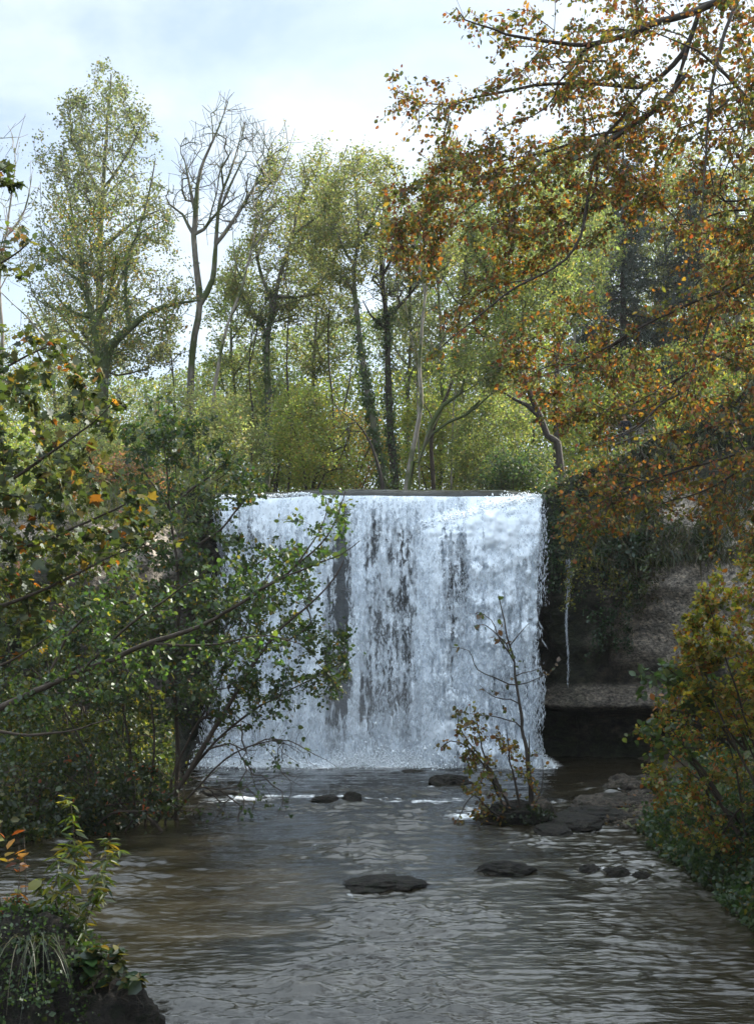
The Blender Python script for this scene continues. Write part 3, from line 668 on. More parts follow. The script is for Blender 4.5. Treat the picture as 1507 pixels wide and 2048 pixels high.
# ------------------------------------------------------------------ rocks in the river
def rock(name, c, dims, seed, mat, sub=4, amp=.28, layer=0., parent=None, label=None, group=None, cat='rock', yaw=0.):
    bm = bmesh.new(); bmesh.ops.create_icosphere(bm, subdivisions=sub, radius=1)
    v = np.array([q.co[:] for q in bm.verts]); f = np.array([[q.index for q in t.verts] for t in bm.faces]); bm.free()
    d = 1 + amp * fbm(v * 1.3 + seed * 3.1, 4, seed) + amp * .35 * fbm(v * 5 + seed, 3, seed + 5)
    v = v * d[:, None]; v = v * (1 + .16 * (1 - 2 * np.abs(fbm(v * 2.6 + seed, 3, seed + 9)))[:, None] + .05 * fbm(v * 11, 2, seed)[:, None])
    v = v * np.asarray(dims) / 2
    if layer: v[:, 2] = v[:, 2] + layer * np.round(v[:, 2] / layer * 1.0 + .3 * fbm(v * 2, 2, seed)) * .5 - v[:, 2] * .5; 
    cy, sy = math.cos(yaw), math.sin(yaw); v = v @ np.array([[cy, sy, 0], [-sy, cy, 0], [0, 0, 1]])
    v = v + np.asarray(c, float)
    o = mk(name, v, None, f, mat=mat, smooth=True, parent=parent)
    if label: tag(o, label, cat, group)
    return o
RL = ['long flat dark rock breaking the river surface in the foreground', 'dark ridged rock with a knob at one end, below the small islet',
      'small dark rock, first of the row beside the right bank', 'middle lumpy dark rock of the row beside the right bank', 'small dark rock of the row closest to the green bank',
      'dark rough rock in the pool behind the islet bush', 'thin dark rock barely above the pool under the falls', 'wet knob of rock on the white line of the sill',
      'low wet rock with water curling over it on the sill', 'low dark rock in the sunlit riffle beside the left shrubs', 'pale tilted slab at the cliff foot on the right', 'grey lying slab beside the pale tilted one']
for k, ((a, bq, wd, ht, dp, kd), lb) in enumerate(zip(ROCKS, RL)):
    yr = CH * FPX / (bq - HY); xr = (a - CX) / FPX * yr; wr = wd / FPX * yr; hr = ht / FPX * yr
    pal_ = k >= 10
    rock('river_rock', (xr, yr + wr * dp * .3, hr * .02), (wr * 1.1, wr * dp, hr * 1.5), 40 + k * 3, M['bed_rock'] if pal_ else M['wet_rock'], 5, .42, 0, label=lb, group='rocks standing in the river', yaw=.15 * (-1) ** k)
# layered shelf of the gravel bar
for k, (a, bq, wd, ht, lb) in enumerate(((1232, 1622, 150, 20, 'layered grey rock shelf along the gravel bar'), (1205, 1640, 130, 12, 'lower wet ledge of the rock shelf at the gravel bar'), (1150, 1653, 95, 12, 'flat wet ledge reaching from the gravel bar to the islet'), (1108, 1668, 60, 6, 'thin flat stone nearly awash below the islet'))):
    yr = CH * FPX / (bq - HY); xr = (a - CX) / FPX * yr; wr = wd / FPX * yr; hr = ht / FPX * yr
    rock('rock_ledge', (xr, yr + .35, .0), (wr * 1.1, 1.1, hr * 2.4), 90 + k, M['bed_rock'] if k == 0 else M['wet_rock'], 5, .32, .06, label=lb, group='ledges at the gravel bar')
# gravel: loose stones on the bar
rr = np.random.default_rng(12); n = 2600
gxx = rr.uniform(3.3, 7.5, n); gyy = rr.uniform(18.6, 25, n); zg = lowland(gxx, gyy); kp = (zg > -.03) & (zg < .9); gxx, gyy, zg = gxx[kp], gyy[kp], zg[kp]; n = len(gxx)
a = np.array([(0, 0, 1), (1, 0, .1), (.1, .8, .0), (-1, 0, -.1), (0, -.9, .1), (0, 0, -1)], float)
s_ = np.exp(rr.normal(-3.1, .45, n)); th = rr.uniform(0, 6.28, n); B = a[None] * rr.uniform(.6, 1.3, (n, 6, 1)) * (s_[:, None] * np.array([1, 1, .6]))[:, None, :]
B = np.stack([B[..., 0] * np.cos(th)[:, None] - B[..., 1] * np.sin(th)[:, None], B[..., 0] * np.sin(th)[:, None] + B[..., 1] * np.cos(th)[:, None], B[..., 2]], -1) + np.stack([gxx, gyy, zg + .01], -1)[:, None]
T = np.array([(0, 1, 2), (0, 2, 3), (0, 3, 4), (0, 4, 1), (5, 2, 1), (5, 3, 2), (5, 4, 3), (5, 1, 4)])
o = mk('gravel', B.reshape(-1, 3), None, (T[None] + (np.arange(n) * 6)[:, None, None]).reshape(-1, 3), mat=M['bed_rock']); tag(o, 'loose grey gravel and stones on the bar under the cliff', 'gravel', kind='stuff')

# ------------------------------------------------------------------ background trees on the plateau
ALD = [(5, (.075, .090, .038)), (3, (.10, .112, .05)), (1, (.13, .12, .05))]
ALDY = [(4, (.095, .115, .036)), (3, (.13, .14, .042)), (1, (.16, .13, .045))]
GREEN = [(4, (.095, .125, .036)), (2, (.14, .16, .042)), (1, (.18, .17, .045))]
YEL = [(3, (.13, .15, .02)), (3, (.20, .17, .02)), (1, (.24, .13, .02))]
DARK = [(4, (.03, .055, .018)), (2, (.045, .07, .02)), (1, (.07, .08, .02))]
TR = 'trees on the plateau above the falls'
def px_m(r, Y): return r / FPX * Y
def tree(label, Y, limbs, crown=None, n=350, tips=None, leaves_n=0, size=.075, pal=ALD, bark='bark_grey', thick=3.0, seed=1, sag=-.05, bf=.12, step=.45, gap=-.06, gs=.8,
         twig=0, tw=.5, twup=.3, ivy_n=0, ivy_top=14, shape='rhomb', name='tree', cat='tree', group=TR, spread=.085, clump=.2, thr=.03, k1=8, rt=.010, pw=.45, leafmat='leaf_far', extra=None, droop=.2, flat=.4, ivyr=1.3, ivysz=.09, depth=None, base=True, crown2=None, n2=0, leaf_w=None, thrm=.035, ivymin=0):
    """limbs: [(pixel polyline, r0 px, r1 px, (depth offset start, end))]; crown: pixel outline filled with shoots grown off the limbs"""
    s = Skel(seed)
    for L_ in limbs:
        pts, r0, r1 = L_[:3]; d0, d1 = L_[3] if len(L_) > 3 else (0, 0)
        yy = Y + np.linspace(d0, d1, len(pts))
        q = P([a for a, _ in pts], [b_ for _, b_ in pts], yy)
        if s.n == 0 and base:                                              # root the trunk in the ground
            b0 = q[0].copy(); zgr = ground_z(b0[0], b0[1])
            q = np.vstack([[b0[0] + (b0[0] - q[1][0]) * .1, b0[1], zgr - .15], q]) if b0[2] > zgr + .1 else q
        s.limb(q, px_m(r0, Y), px_m(r1, Y), step=step, jit=px_m(2.2, Y))
    root = thing(name, label, cat, s.p[0], group)
    if crown is not None:
        s.grow(fill(crown, Y, thick, n, s.rng, gap, gs, seed), bf=bf, step=step, sag=sag)
    nb = s.n
    if crown2 is not None:
        s.grow(fill(crown2, Y, thick, n2, s.rng, -9, gs, seed + 1), bf=bf, step=step, sag=sag)
    s.radii(rt, pw)
    if twig: s.twigs(twig, tw, twup, only=.035); s.radii(rt, pw)
    s.build(root, M[bark], thr=thrm, k1=k1)
    if leaves_n: scatter_leaves(s, root, int(leaves_n * .74), size, pal, shape, M[leafmat], spread=spread, thr=thr, clump=clump, seed=seed, droop=droop, flat=flat, ranged=leaf_w, per=11, sprayl=.42)
    if ivy_n: ivy(s, root, ivy_n, ivyr, ivy_top, seed, ivysz, ivymin)
    return s, root
_gi = None
def ground_z(x, y):
    i = int(np.clip(np.searchsorted(gx, x), 1, len(gx) - 1)); j = int(np.clip(np.searchsorted(gy, y), 1, len(gy) - 1))
    return float(min(Zg[j, i], Zg[j - 1, i], Zg[j, i - 1], Zg[j - 1, i - 1]))

# 1 tall dense alder on the left
tree('tall dense grey-green alder, highest tree, standing on the left', 38,
     [([(200, 900), (203, 760), (200, 600), (202, 450), (212, 300), (222, 150)], 13, 1.5), ([(203, 700), (170, 560), (140, 400), (120, 300)], 6, 1), ([(202, 640), (250, 540), (290, 420), (310, 320)], 5, 1),
      ([(201, 560), (130, 520), (90, 470)], 4, 1), ([(202, 500), (260, 450), (320, 420)], 4, 1), ([(205, 400), (160, 300), (135, 220)], 3, 1), ([(208, 380), (260, 300), (285, 240)], 3, 1)],
     [(190, 160), (222, 140), (250, 158), (285, 195), (296, 235), (285, 255), (325, 265), (335, 300), (318, 330), (345, 400), (335, 470), (360, 520), (345, 600), (372, 660), (330, 720), (250, 760), (120, 740), (60, 690), (70, 600), (40, 570), (85, 500), (70, 440), (90, 380), (75, 320), (85, 282), (130, 290), (115, 235), (140, 215), (130, 175), (165, 205)],
     n=1100, leaves_n=48000, size=.085, thick=3.6, seed=11, clump=.2, gap=.0, gs=.8, name='alder_tree', spread=.085)
# 2 mossy gnarled tree at its foot
tree('gnarled mossy tree with a crooked branch below the tall alder', 35,
     [([(200, 960), (205, 830), (208, 740), (222, 690)], 14, 9), ([(222, 690), (262, 655), (300, 625), (352, 607), (400, 600)], 8, 1.5), ([(205, 740), (190, 660), (180, 610), (160, 560), (128, 540)], 8, 2), ([(262, 655), (252, 600), (255, 520), (275, 470), (330, 440)], 4.5, 1),
      ([(190, 640), (140, 620), (105, 580)], 4, 1), ([(180, 610), (160, 500), (130, 410)], 4, .8), ([(190, 650), (215, 600), (230, 540)], 4, .8)],
     [(100, 380), (200, 420), (330, 420), (400, 560), (340, 690), (250, 700), (120, 690), (90, 560)], n=170, leaves_n=9000, pal=[(3, (.07, .10, .02)), (2, (.16, .15, .03)), (1, (.2, .12, .03))], bark='bark_moss', seed=12, name='old_tree', thick=2.2, clump=.1, size=.08, ivy_n=1500, ivy_top=17)
# 3 far-left bare tree
tree('pale bare tree cut by the left edge of the view', 42,
     [([(-10, 900), (5, 700), (0, 560), (15, 450), (30, 330), (25, 270)], 7, .6), ([(5, 590), (60, 640), (100, 690)], 1, 3.2), ([(3, 560), (-30, 450), (-45, 330)], 4, .6), ([(10, 480), (50, 420), (65, 350)], 2.5, .6)],
     [(-60, 300), (20, 255), (60, 300), (70, 420), (40, 560), (-60, 560)], n=130, twig=.6, tw=.8, twup=.7, leaves_n=900, bark='bark_pale', seed=13, name='bare_tree', rt=.010, sag=.1)
# 4 the bare tree
tree('bare many-branched tree between the tall alder and the green trees', 36,
     [([(372, 950), (380, 800), (386, 700), (400, 610), (392, 520), (389, 470)], 8.5, 5.5), ([(389, 470), (392, 400), (400, 340), (430, 270), (455, 205)], 5.5, .7), ([(400, 610), (425, 560), (432, 490), (440, 400), (465, 330), (490, 240)], 6, .7),
      ([(389, 480), (365, 430), (340, 410), (310, 400)], 3.5, .7), ([(391, 430), (375, 350), (365, 300)], 3.5, .6), ([(432, 490), (475, 430), (510, 370), (545, 310), (575, 285)], 4, .7), ([(392, 480), (440, 420), (490, 385)], 3.6, .7), ([(440, 420), (470, 350), (500, 290)], 3, .6)],
     [(365, 290), (400, 270), (440, 215), (462, 195), (500, 240), (515, 270), (575, 275), (585, 300), (560, 340), (520, 400), (480, 450), (430, 460), (400, 450), (370, 440), (325, 420), (350, 370)],
     n=400, twig=1.0, tw=.6, twup=.45, bark='bark_grey', seed=14, name='bare_tree', thick=2.2, sag=.12, rt=.0078, k1=8)
# 5 pale leaning thin tree
tree('thin pale tree leaning right beside the bare tree', 35,
     [([(420, 900), (432, 760), (455, 650), (480, 590), (503, 500), (520, 430), (560, 350), (580, 290)], 5, .7), ([(503, 500), (540, 450), (580, 400)], 2.5, .6), ([(485, 570), (470, 520), (465, 480)], 2, .6), ([(515, 440), (505, 390), (520, 330)], 2, .6)],
     [(465, 470), (500, 350), (585, 290), (610, 370), (560, 460), (510, 520)], n=80, twig=.5, tw=.5, twup=.4, leaves_n=1500, bark='bark_pale', seed=15, name='birch_tree', size=.06, pal=ALDY)
# 6 ivy tree left of centre
tree('slender green tree with ivy-wrapped trunk left of the lip centre', 37,
     [([(532, 960), (538, 820), (533, 700), (545, 620), (562, 540), (585, 470), (600, 400), (640, 320)], 10, 1.2), ([(548, 610), (520, 540), (510, 450), (530, 370)], 4, .8), ([(560, 600), (620, 590), (665, 585)], 3, .8), ([(585, 470), (640, 430), (690, 400)], 3.4, .8), ([(540, 660), (500, 620), (470, 560)], 3.4, .8)],
     [(520, 330), (560, 300), (600, 310), (640, 265), (665, 300), (690, 360), (680, 440), (690, 520), (660, 610), (600, 650), (520, 640), (460, 600), (450, 500), (500, 440)],
     n=420, leaves_n=27000, pal=ALDY, seed=16, name='alder_tree', ivy_n=2600, ivy_top=15, size=.075, clump=.25, thick=3)
# 7 ivy tree in the centre
tree('leaning ivy-covered tree rising from the middle of the lip', 34,
     [([(768, 972), (748, 860), (728, 740), (715, 640), (707, 560), (716, 470), (712, 390), (705, 320)], 9.5, 1.2), ([(710, 540), (680, 480), (660, 420)], 3, .8), ([(714, 500), (750, 430), (770, 360)], 3, .8), ([(713, 600), (690, 560), (640, 530)], 2.5, .7)],
     [(680, 330), (720, 300), (770, 315), (800, 350), (790, 430), (770, 500), (720, 560), (640, 570), (620, 480), (650, 400)],
     n=350, leaves_n=23000, pal=ALDY, seed=17, name='alder_tree', ivy_n=3600, ivy_top=13.5, size=.07, clump=.25, thick=2.6)
# 8 dark ivy tree with bare crown
tree('dark upright tree with bare forked crown right of the leaning ivy tree', 36,
     [([(790, 970), (780, 860), (776, 740), (774, 660), (766, 580), (762, 500), (770, 430)], 9, 3.5), ([(770, 640), (800, 610), (835, 570), (850, 520)], 4, .9), ([(774, 660), (740, 630), (725, 600)], 3, .8), ([(766, 560), (790, 500), (830, 440)], 3, .7), ([(763, 500), (745, 440), (750, 380)], 3, .7)],
     [(730, 380), (800, 370), (850, 430), (860, 530), (800, 600), (740, 600), (725, 500)], n=130, twig=.5, tw=.6, twup=.6, leaves_n=2600, bark='bark_dark', seed=18, name='tree', ivy_n=3000, ivy_top=14, sag=.1, pal=ALDY)
# 9, 10 thin paired stems on the right of the clump
tree('thin bare-stemmed tree curving up from the lip, grey bark', 33,
     [([(812, 975), (826, 890), (842, 810), (838, 720), (850, 590), (862, 500), (880, 400)], 6.5, .8), ([(850, 590), (835, 520), (820, 470)], 2.4, .6), ([(858, 520), (900, 450), (920, 380)], 2.4, .6)],
     [(810, 380), (860, 330), (930, 350), (940, 450), (890, 540), (830, 520)], n=150, twig=.3, tw=.5, twup=.4, leaves_n=6000, pal=ALDY, bark='bark_pale', seed=19, name='birch_tree', sag=.05)
tree('crooked double-stemmed tree with mossy bark bending right over the lip', 32,
     [([(818, 976), (836, 925), (862, 868), (895, 845), (930, 830), (960, 800)], 7.5, 2.5), ([(855, 885), (862, 850), (885, 812), (920, 788), (950, 770)], 6, 1.2), ([(920, 790), (930, 740), (915, 690)], 2.4, .8), ([(930, 830), (980, 790), (1000, 740)], 2.4, .8)],
     [(900, 690), (960, 660), (1030, 720), (1010, 800), (950, 810), (900, 770)], n=110, leaves_n=4200, pal=GREEN, bark='bark_moss', seed=20, name='tree', size=.08, thick=1.6)
# 11 leaning trunk on the cliff top right
tree('dark trunk leaning left from the cliff top right of the falls', 31,
     [([(1122, 950), (1094, 872), (1066, 802), (1043, 740), (1026, 680), (1016, 615), (1012, 540), (1020, 450), (1010, 380)], 13, 2), ([(1030, 690), (1080, 620), (1120, 560)], 4, 1), ([(1016, 600), (970, 540), (940, 480)], 4, 1), ([(1013, 560), (1050, 500), (1090, 440)], 4, 1), ([(1078, 820), (1030, 800), (985, 770)], 4, 1)],
     [(930, 400), (1000, 330), (1080, 350), (1130, 430), (1150, 540), (1130, 640), (1060, 680), (1010, 760), (950, 760), (930, 640), (960, 560)],
     n=520, leaves_n=36000, pal=GREEN, bark='bark_dark', seed=21, name='alder_tree', size=.075, thick=3, clump=.25)
# more stems further back, right of centre
for k, (label, Y, x0, pts, r, crown, nl, pal, bk) in enumerate((
    ('straight grey stem behind the crooked tree, clear of leaves low down', 42, 0, [(880, 960), (884, 800), (880, 640), (872, 500), (885, 380), (900, 300)], 5, [(840, 330), (900, 280), (960, 320), (970, 460), (920, 560), (850, 540)], 13000, ALDY, 'bark_grey'),
    ('reddish dead-looking stem among the thin trees over the lip', 38, 0, [(866, 960), (862, 900), (868, 850), (905, 760), (915, 660), (930, 560), (950, 460)], 5, [(900, 460), (960, 420), (1000, 480), (980, 600), (920, 640)], 8000, ALDY, 'twig_brown'),
    ('green tree behind the leaning dark trunk, upright stem', 40, 0, [(1112, 900), (1112, 780), (1116, 660), (1108, 520), (1120, 380), (1130, 300)], 7, [(1050, 330), (1120, 280), (1190, 330), (1220, 460), (1200, 600), (1130, 680), (1050, 620), (1040, 460)], 26000, GREEN, 'bark_dark'),
    ('pale stemmed tree deep behind the right-hand trunks', 48, 0, [(1148, 880), (1150, 720), (1144, 560), (1150, 420), (1160, 330)], 4, [(1090, 380), (1160, 320), (1230, 380), (1240, 520), (1180, 640), (1100, 600)], 14000, GREEN, 'bark_pale'),
    ('slim green tree between the ivy tree and the leaning ivy tree', 44, 0, [(620, 960), (625, 800), (632, 640), (640, 500), (650, 400), (648, 330)], 5, [(590, 380), (650, 330), (700, 400), (720, 560), (700, 700), (640, 760), (570, 720), (560, 560)], 22000, ALDY, 'bark_grey'),
    ('slim green tree behind the dark forked tree at mid lip', 45, 0, [(815, 960), (815, 800), (822, 640), (815, 500), (820, 420)], 4.5, [(770, 460), (820, 410), (880, 470), (900, 620), (880, 740), (800, 760), (750, 680), (750, 540)], 18000, ALD, 'bark_grey'),
    ('leafy green tree behind the bare tree, left of the ivy trunk', 43, 0, [(470, 940), (470, 800), (462, 680), (470, 560), (480, 480)], 5, [(430, 560), (480, 470), (530, 540), (560, 680), (540, 790), (470, 820), (400, 780), (410, 650)], 17000, GREEN, 'bark_grey'),
    ('broad leafy tree far left behind the mossy tree', 46, 0, [(110, 900), (110, 800), (100, 700), (110, 620)], 7, [(-40, 680), (50, 640), (120, 600), (200, 660), (260, 720), (280, 800), (150, 860), (0, 860), (-60, 780)], 17000, ALDY, 'bark_grey'),
    ('tall green tree on the right slope behind the walkers', 52, 0, [(1330, 840), (1325, 700), (1335, 560), (1325, 420), (1340, 280)], 8, [(1250, 360), (1330, 250), (1420, 300), (1470, 450), (1440, 640), (1380, 760), (1270, 760), (1230, 600), (1230, 460)], 27000, ALDY, 'bark_grey'),
    ('green tree at the right edge on top of the slope', 46, 0, [(1470, 820), (1475, 660), (1468, 500), (1480, 340), (1490, 220)], 8, [(1400, 330), (1470, 200), (1560, 230), (1620, 420), (1580, 640), (1500, 740), (1410, 680), (1390, 500)], 26000, ALDY, 'bark_grey'))):
    hx, hy = np.mean(np.array(crown), 0)
    side = []
    for u in (.35, .5, .62, .74, .86):
        i_ = u * (len(pts) - 1); a_ = int(i_); f_ = i_ - a_; bx = pts[a_][0] * (1 - f_) + pts[min(a_ + 1, len(pts) - 1)][0] * f_; by = pts[a_][1] * (1 - f_) + pts[min(a_ + 1, len(pts) - 1)][1] * f_
        sg = (-1) ** int(u * 50) * (1 if k % 2 else -1); side.append(([(bx, by), (bx + sg * 25, by - 35), (bx + sg * 45, by - 85)], r * .35, .8, (0, (k * 7 % 3 - 1) * 1.2)))
    tree(label, Y, [(pts, r, 1.2)] + side, crown, n=340, leaves_n=nl, pal=pal, bark=bk, seed=30 + k, size=.085 * Y / 42, thick=3.0, clump=.3, gap=-.04, name='alder_tree' if k not in (1,) else 'tree', ivy_n=900 if k in (0, 4, 5) else 0, ivy_top=14)

for k, (label, Y, pts, r, crown, nl) in enumerate((  # tree added just past the right margin to shade the river foreground
    ('big green tree added past the right margin on the cliff slope for shade', 31, [(1640, 830), (1650, 600), (1640, 350), (1650, 60)], 12, [(1500, 300), (1560, 40), (1700, -150), (1880, 0), (1960, 300), (1880, 560), (1700, 660), (1560, 560), (1500, 420)], 34000),)):
    tree(label, Y, [(pts, r, 1.5)] + [([pts[2], (pts[2][0] + sx, pts[2][1] - 130)], r * .4, 1) for sx in (-90, 80, -40)] + [([pts[1], (pts[1][0] + sx, pts[1][1] - 120)], r * .4, 1) for sx in (-110, 100)], crown, n=320, leaves_n=nl, pal=GREEN, bark='bark_grey', seed=70 + k, size=.11, thick=3.6, clump=.15, gap=.0, name='tree')
# the spruce
def spruce(label, Y, px, ytop, ybase, wpx, seed):
    s = Skel(seed); rng = s.rng
    q = P([px, px], [ybase, ytop], Y); zg_ = ground_z(q[0][0], Y); q[0][2] = zg_ - .2
    s.limb(q, .26, .02, step=.3, jit=0)
    root = thing('spruce_tree', label, 'tree', q[0], TR)
    h = q[1][2] - q[0][2]; R0 = px_m(wpx, Y)
    nl = 0
    for z in np.arange(.22, .97, .02):
        for k in range(5):
            if rng.random() < .12: continue
            a = rng.uniform(0, 6.28); ln = R0 * (1 - z) ** .75 * rng.uniform(.65, 1.1) + .25
            b0 = q[0] + (q[1] - q[0]) * z; d = np.array([math.cos(a), math.sin(a), 0])
            pts = [b0, b0 + d * ln * .4 + [0, 0, -.10 * ln], b0 + d * ln * .8 + [0, 0, -.28 * ln], b0 + d * ln + [0, 0, -.26 * ln]]
            s.limb(pts, .035 * (1 - z) + .01, .006, step=.28, jit=.03)
    main = s.n
    s.twigs(.9, .55, -.35, only=.03, spread=.7); s.radii()
    s.build(root, M['bark_dark'], thr=.05)
    scatter_leaves(s, root, 52000, .12, [(4, (.018, .038, .020)), (2, (.03, .05, .028))], 'lance', M['needles'], spread=.07, thr=.03, droop=.75, flat=.2)
spruce('dark drooping spruce standing behind the right-hand beech boughs', 51, 1245, 215, 860, 185, 51)
spruce('shorter dark spruce half hidden at the upper right edge', 50, 1400, 330, 860, 150, 52)

# bushes along the top of the falls
BU = 'bushes along the top of the falls'
def bush(label, Y, base, crown, nl, pal, seed, size=.07, n=160, thick=1.6, stems=5, name='bush', group=BU, shape='rhomb', bark='twig_brown', leafmat='leaf_far', spread=.14, clump=.2, r=3., gap=-.02, step=.3, gs=.7, flat=.4, droop=.15, rt=.004, cat='bush', twig=0, tw=.4, ground=True, thr=.012):
    rng = np.random.default_rng(seed); cr_ = np.array(crown, float); c = cr_.mean(0); limbs = []
    for k in range(stems):
        i = rng.integers(len(cr_)); t = c * .35 + cr_[i] * .65; t[1] = min(t[1], base[1] - 15)
        b_ = np.array(base, float) + [rng.normal(0, 12), 0]
        limbs.append(([tuple(b_), tuple(b_ * .5 + t * .5 + [rng.normal(0, 8), -12]), tuple(t)], r, .8, (rng.normal(0, .3), rng.normal(0, thick * .5))))
    s = Skel(seed)
    for pts, r0, r1, (d0, d1) in limbs:
        q = P([a for a, _ in pts], [b_ for _, b_ in pts], Y + np.linspace(d0, d1, 3))
        if ground: q[0][2] = min(q[0][2], ground_z(q[0][0], q[0][1])) - .05
        s.limb(q, px_m(r0, Y), px_m(r1, Y), step=step, jit=px_m(5, Y), join=False)
    root = thing(name, label, cat, s.p[0], group)
    s.grow(fill(crown, Y, thick, n, rng, gap, gs, seed), bf=.1, step=step, sag=-.05); s.radii(rt)
    if twig: s.twigs(twig, tw, .2, only=.02); s.radii(rt)
    s.build(root, M[bark], thr=.02, k1=6, n1='stems')
    scatter_leaves(s, root, nl, size, pal, shape, M[leafmat], spread=spread, thr=thr, clump=clump, seed=seed, flat=flat, droop=droop, name='foliage', per=8, sprayl=.3)
    return s, root
LIME = [(4, (.14, .175, .032)), (2, (.19, .20, .038)), (1, (.22, .19, .04))]
OLIVE = [(4, (.15, .175, .06)), (2, (.19, .20, .075)), (1, (.22, .20, .08))]
bush('big rounded pale green bush on the left shoulder of the falls', 31.5, (400, 985), [(270, 800), (330, 770), (420, 775), (490, 800), (530, 860), (540, 930), (510, 975), (440, 985), (330, 985), (270, 940), (250, 870)], 16000, OLIVE, 61, n=260, thick=2.0)
bush('light yellow-green bush overhanging the left half of the lip', 33.5, (620, 975), [(540, 800), (600, 765), (660, 790), (700, 830), (730, 900), (720, 975), (600, 975), (550, 940), (530, 870)], 13000, LIME, 62, n=220)
bush('mixed bush with orange tints behind the ivy trunks at mid lip', 37, (680, 970), [(600, 850), (700, 810), (780, 850), (800, 930), (790, 972), (600, 972)], 8000, [(3, (.10, .12, .02)), (2, (.2, .14, .02)), (1, (.25, .10, .02))], 63, n=140)
bush('bright green bush right of the crooked tree at the lip', 34.5, (980, 975), [(900, 860), (950, 800), (1020, 790), (1080, 830), (1100, 900), (1090, 972), (930, 975), (890, 930)], 14000, GREEN, 64, n=220, thick=1.6)
bush('low dark green bush at the right end of the lip', 32, (1040, 978), [(960, 920), (1020, 895), (1085, 910), (1100, 975), (960, 978)], 6000, DARK, 65, n=110, thick=1.0)
bush('sunlit yellow-green bush on the slope left of the walkers', 49, (1180, 920), [(1110, 820), (1180, 770), (1240, 790), (1235, 880), (1200, 930), (1120, 930), (1095, 880)], 11000, YEL, 66, n=180, size=.09)
bush('sunlit yellow hedge-like bush behind the walkers on the slope', 50, (1290, 880), [(1215, 790), (1290, 745), (1380, 770), (1400, 850), (1330, 890), (1230, 880)], 12000, YEL, 67, n=180, size=.10)
bush('yellow and orange bush high on the right slope', 47, (1440, 850), [(1380, 770), (1440, 730), (1530, 750), (1560, 850), (1450, 880), (1380, 860)], 9000, YEL, 68, n=150, size=.10)
bush('pale bush far left on the lit shoulder beside the big round bush', 30, (190, 985), [(90, 850), (160, 800), (240, 840), (290, 920), (290, 985), (100, 985), (60, 930)], 11000, OLIVE, 69, n=190)
bush('small reddish-brown bush on the lit shoulder of the left cliff', 28.5, (240, 985), [(180, 930), (250, 905), (320, 930), (330, 985), (190, 990)], 3200, [(2, (.10, .10, .03)), (2, (.16, .09, .035)), (1, (.2, .08, .04))], 70, n=80, thick=.8)
bush('tall green bush behind the left end of the lip', 40, (540, 960), [(480, 800), (540, 740), (620, 760), (640, 860), (600, 960), (500, 960)], 11000, GREEN, 71, n=170, size=.085)
bush('green thicket bush behind the crooked tree and thin stems', 40, (880, 965), [(800, 820), (870, 780), (940, 820), (950, 900), (930, 970), (810, 970)], 10000, LIME, 72, n=160, size=.085)

for k, (label, Y, pts, r, bk) in enumerate((
    ('dark crooked stem leaning left from the foot of the ivy-covered tree', 33, [(764, 968), (742, 890), (712, 845), (684, 826), (660, 800)], 4.5, 'bark_dark'),
    ('thin pale sapling stem standing right of the forked dark tree', 35, [(838, 968), (836, 850), (832, 720), (836, 620)], 2.4, 'bark_pale'),
    ('thin pale stem sloping right behind the crooked mossy tree', 36, [(902, 966), (905, 850), (914, 760), (934, 640)], 2.8, 'bark_pale'),
    ('short bare stem close beside the sloping pale stem', 36.5, [(928, 966), (931, 880), (924, 770), (928, 700)], 2.2, 'bark_grey'),
    ('slim dark stem left of the leaning ivy-covered tree', 38, [(662, 966), (668, 840), (655, 700), (660, 560), (650, 470)], 3, 'bark_dark'),
    ('slim dark stem just right of the ivy-wrapped tree left of the lip centre', 38, [(577, 966), (582, 850), (572, 730), (580, 600), (572, 500)], 3, 'bark_dark'),
    ('slender grey stem over the bright green bush at the lip', 37, [(955, 968), (960, 860), (974, 740), (970, 600), (980, 500)], 2.8, 'bark_grey'),
    ('thin dark stem behind the low dark bush at the right end of the lip', 38, [(1062, 962), (1066, 860), (1052, 760), (1058, 640)], 3, 'bark_dark'),
    ('dark slender stem rising through the big rounded pale bush', 38, [(500, 966), (506, 850), (498, 730), (512, 600)], 3, 'bark_dark'),
    ('fine forked stem between the bare tree and the big pale bush', 39, [(345, 940), (350, 800), (340, 680), (352, 580)], 2.6, 'bark_grey'))):
    a_, b_ = pts[-1]; tree(label, Y, [(pts, r, .8), ([pts[-2], (pts[-2][0] + 14 * (-1) ** k, pts[-2][1] - 60), (pts[-2][0] + 22 * (-1) ** k, pts[-2][1] - 130)], r * .5, .7)],
        [(a_ - 40, b_ + 150), (a_ - 45, b_), (a_, b_ - 50), (a_ + 45, b_), (a_ + 40, b_ + 150)], n=40, leaves_n=1300, pal=ALDY, bark=bk, seed=600 + k, name='young_tree', twig=.15, tw=.5, thick=1.2, rt=.009)
# the wood behind: too deep to count
def mass(name, label, region, n, size, pal, seed, kind='stuff', shape='rhomb', mat='leaf_far', gap=0., flat=.4, gs=.35, droop=.2):
    rng = np.random.default_rng(seed); out = np.zeros((0, 3))
    while len(out) < n:
        p = region(rng, n * 2); out = np.vstack([out, p[fbm(p * gs, 3, seed) > gap]])
    p = out[:n]; ax = rng.normal(0, .8, (n, 3)); ax[:, 2] -= droop; nm = rng.normal(0, 1, (n, 3)) * (1 - flat) + np.array([0, 0, flat])
    s_ = size(p, rng) if callable(size) else size * np.exp(rng.normal(0, .25, n))
    o = leaves(name, p, ax, nm, s_, palette(rng, n, pal), shape, M[mat], None)
    return tag(o, label, 'undergrowth', kind=kind)
def reg(poly, y0, y1):
    poly = np.array(poly, float)
    def f(rng, n):
        q = rng.uniform(poly.min(0), poly.max(0), (n, 2)); q = q[inpoly(q[:, 0], q[:, 1], poly)]
        return P(q[:, 0], q[:, 1], rng.uniform(y0, y1, len(q)))
    return f
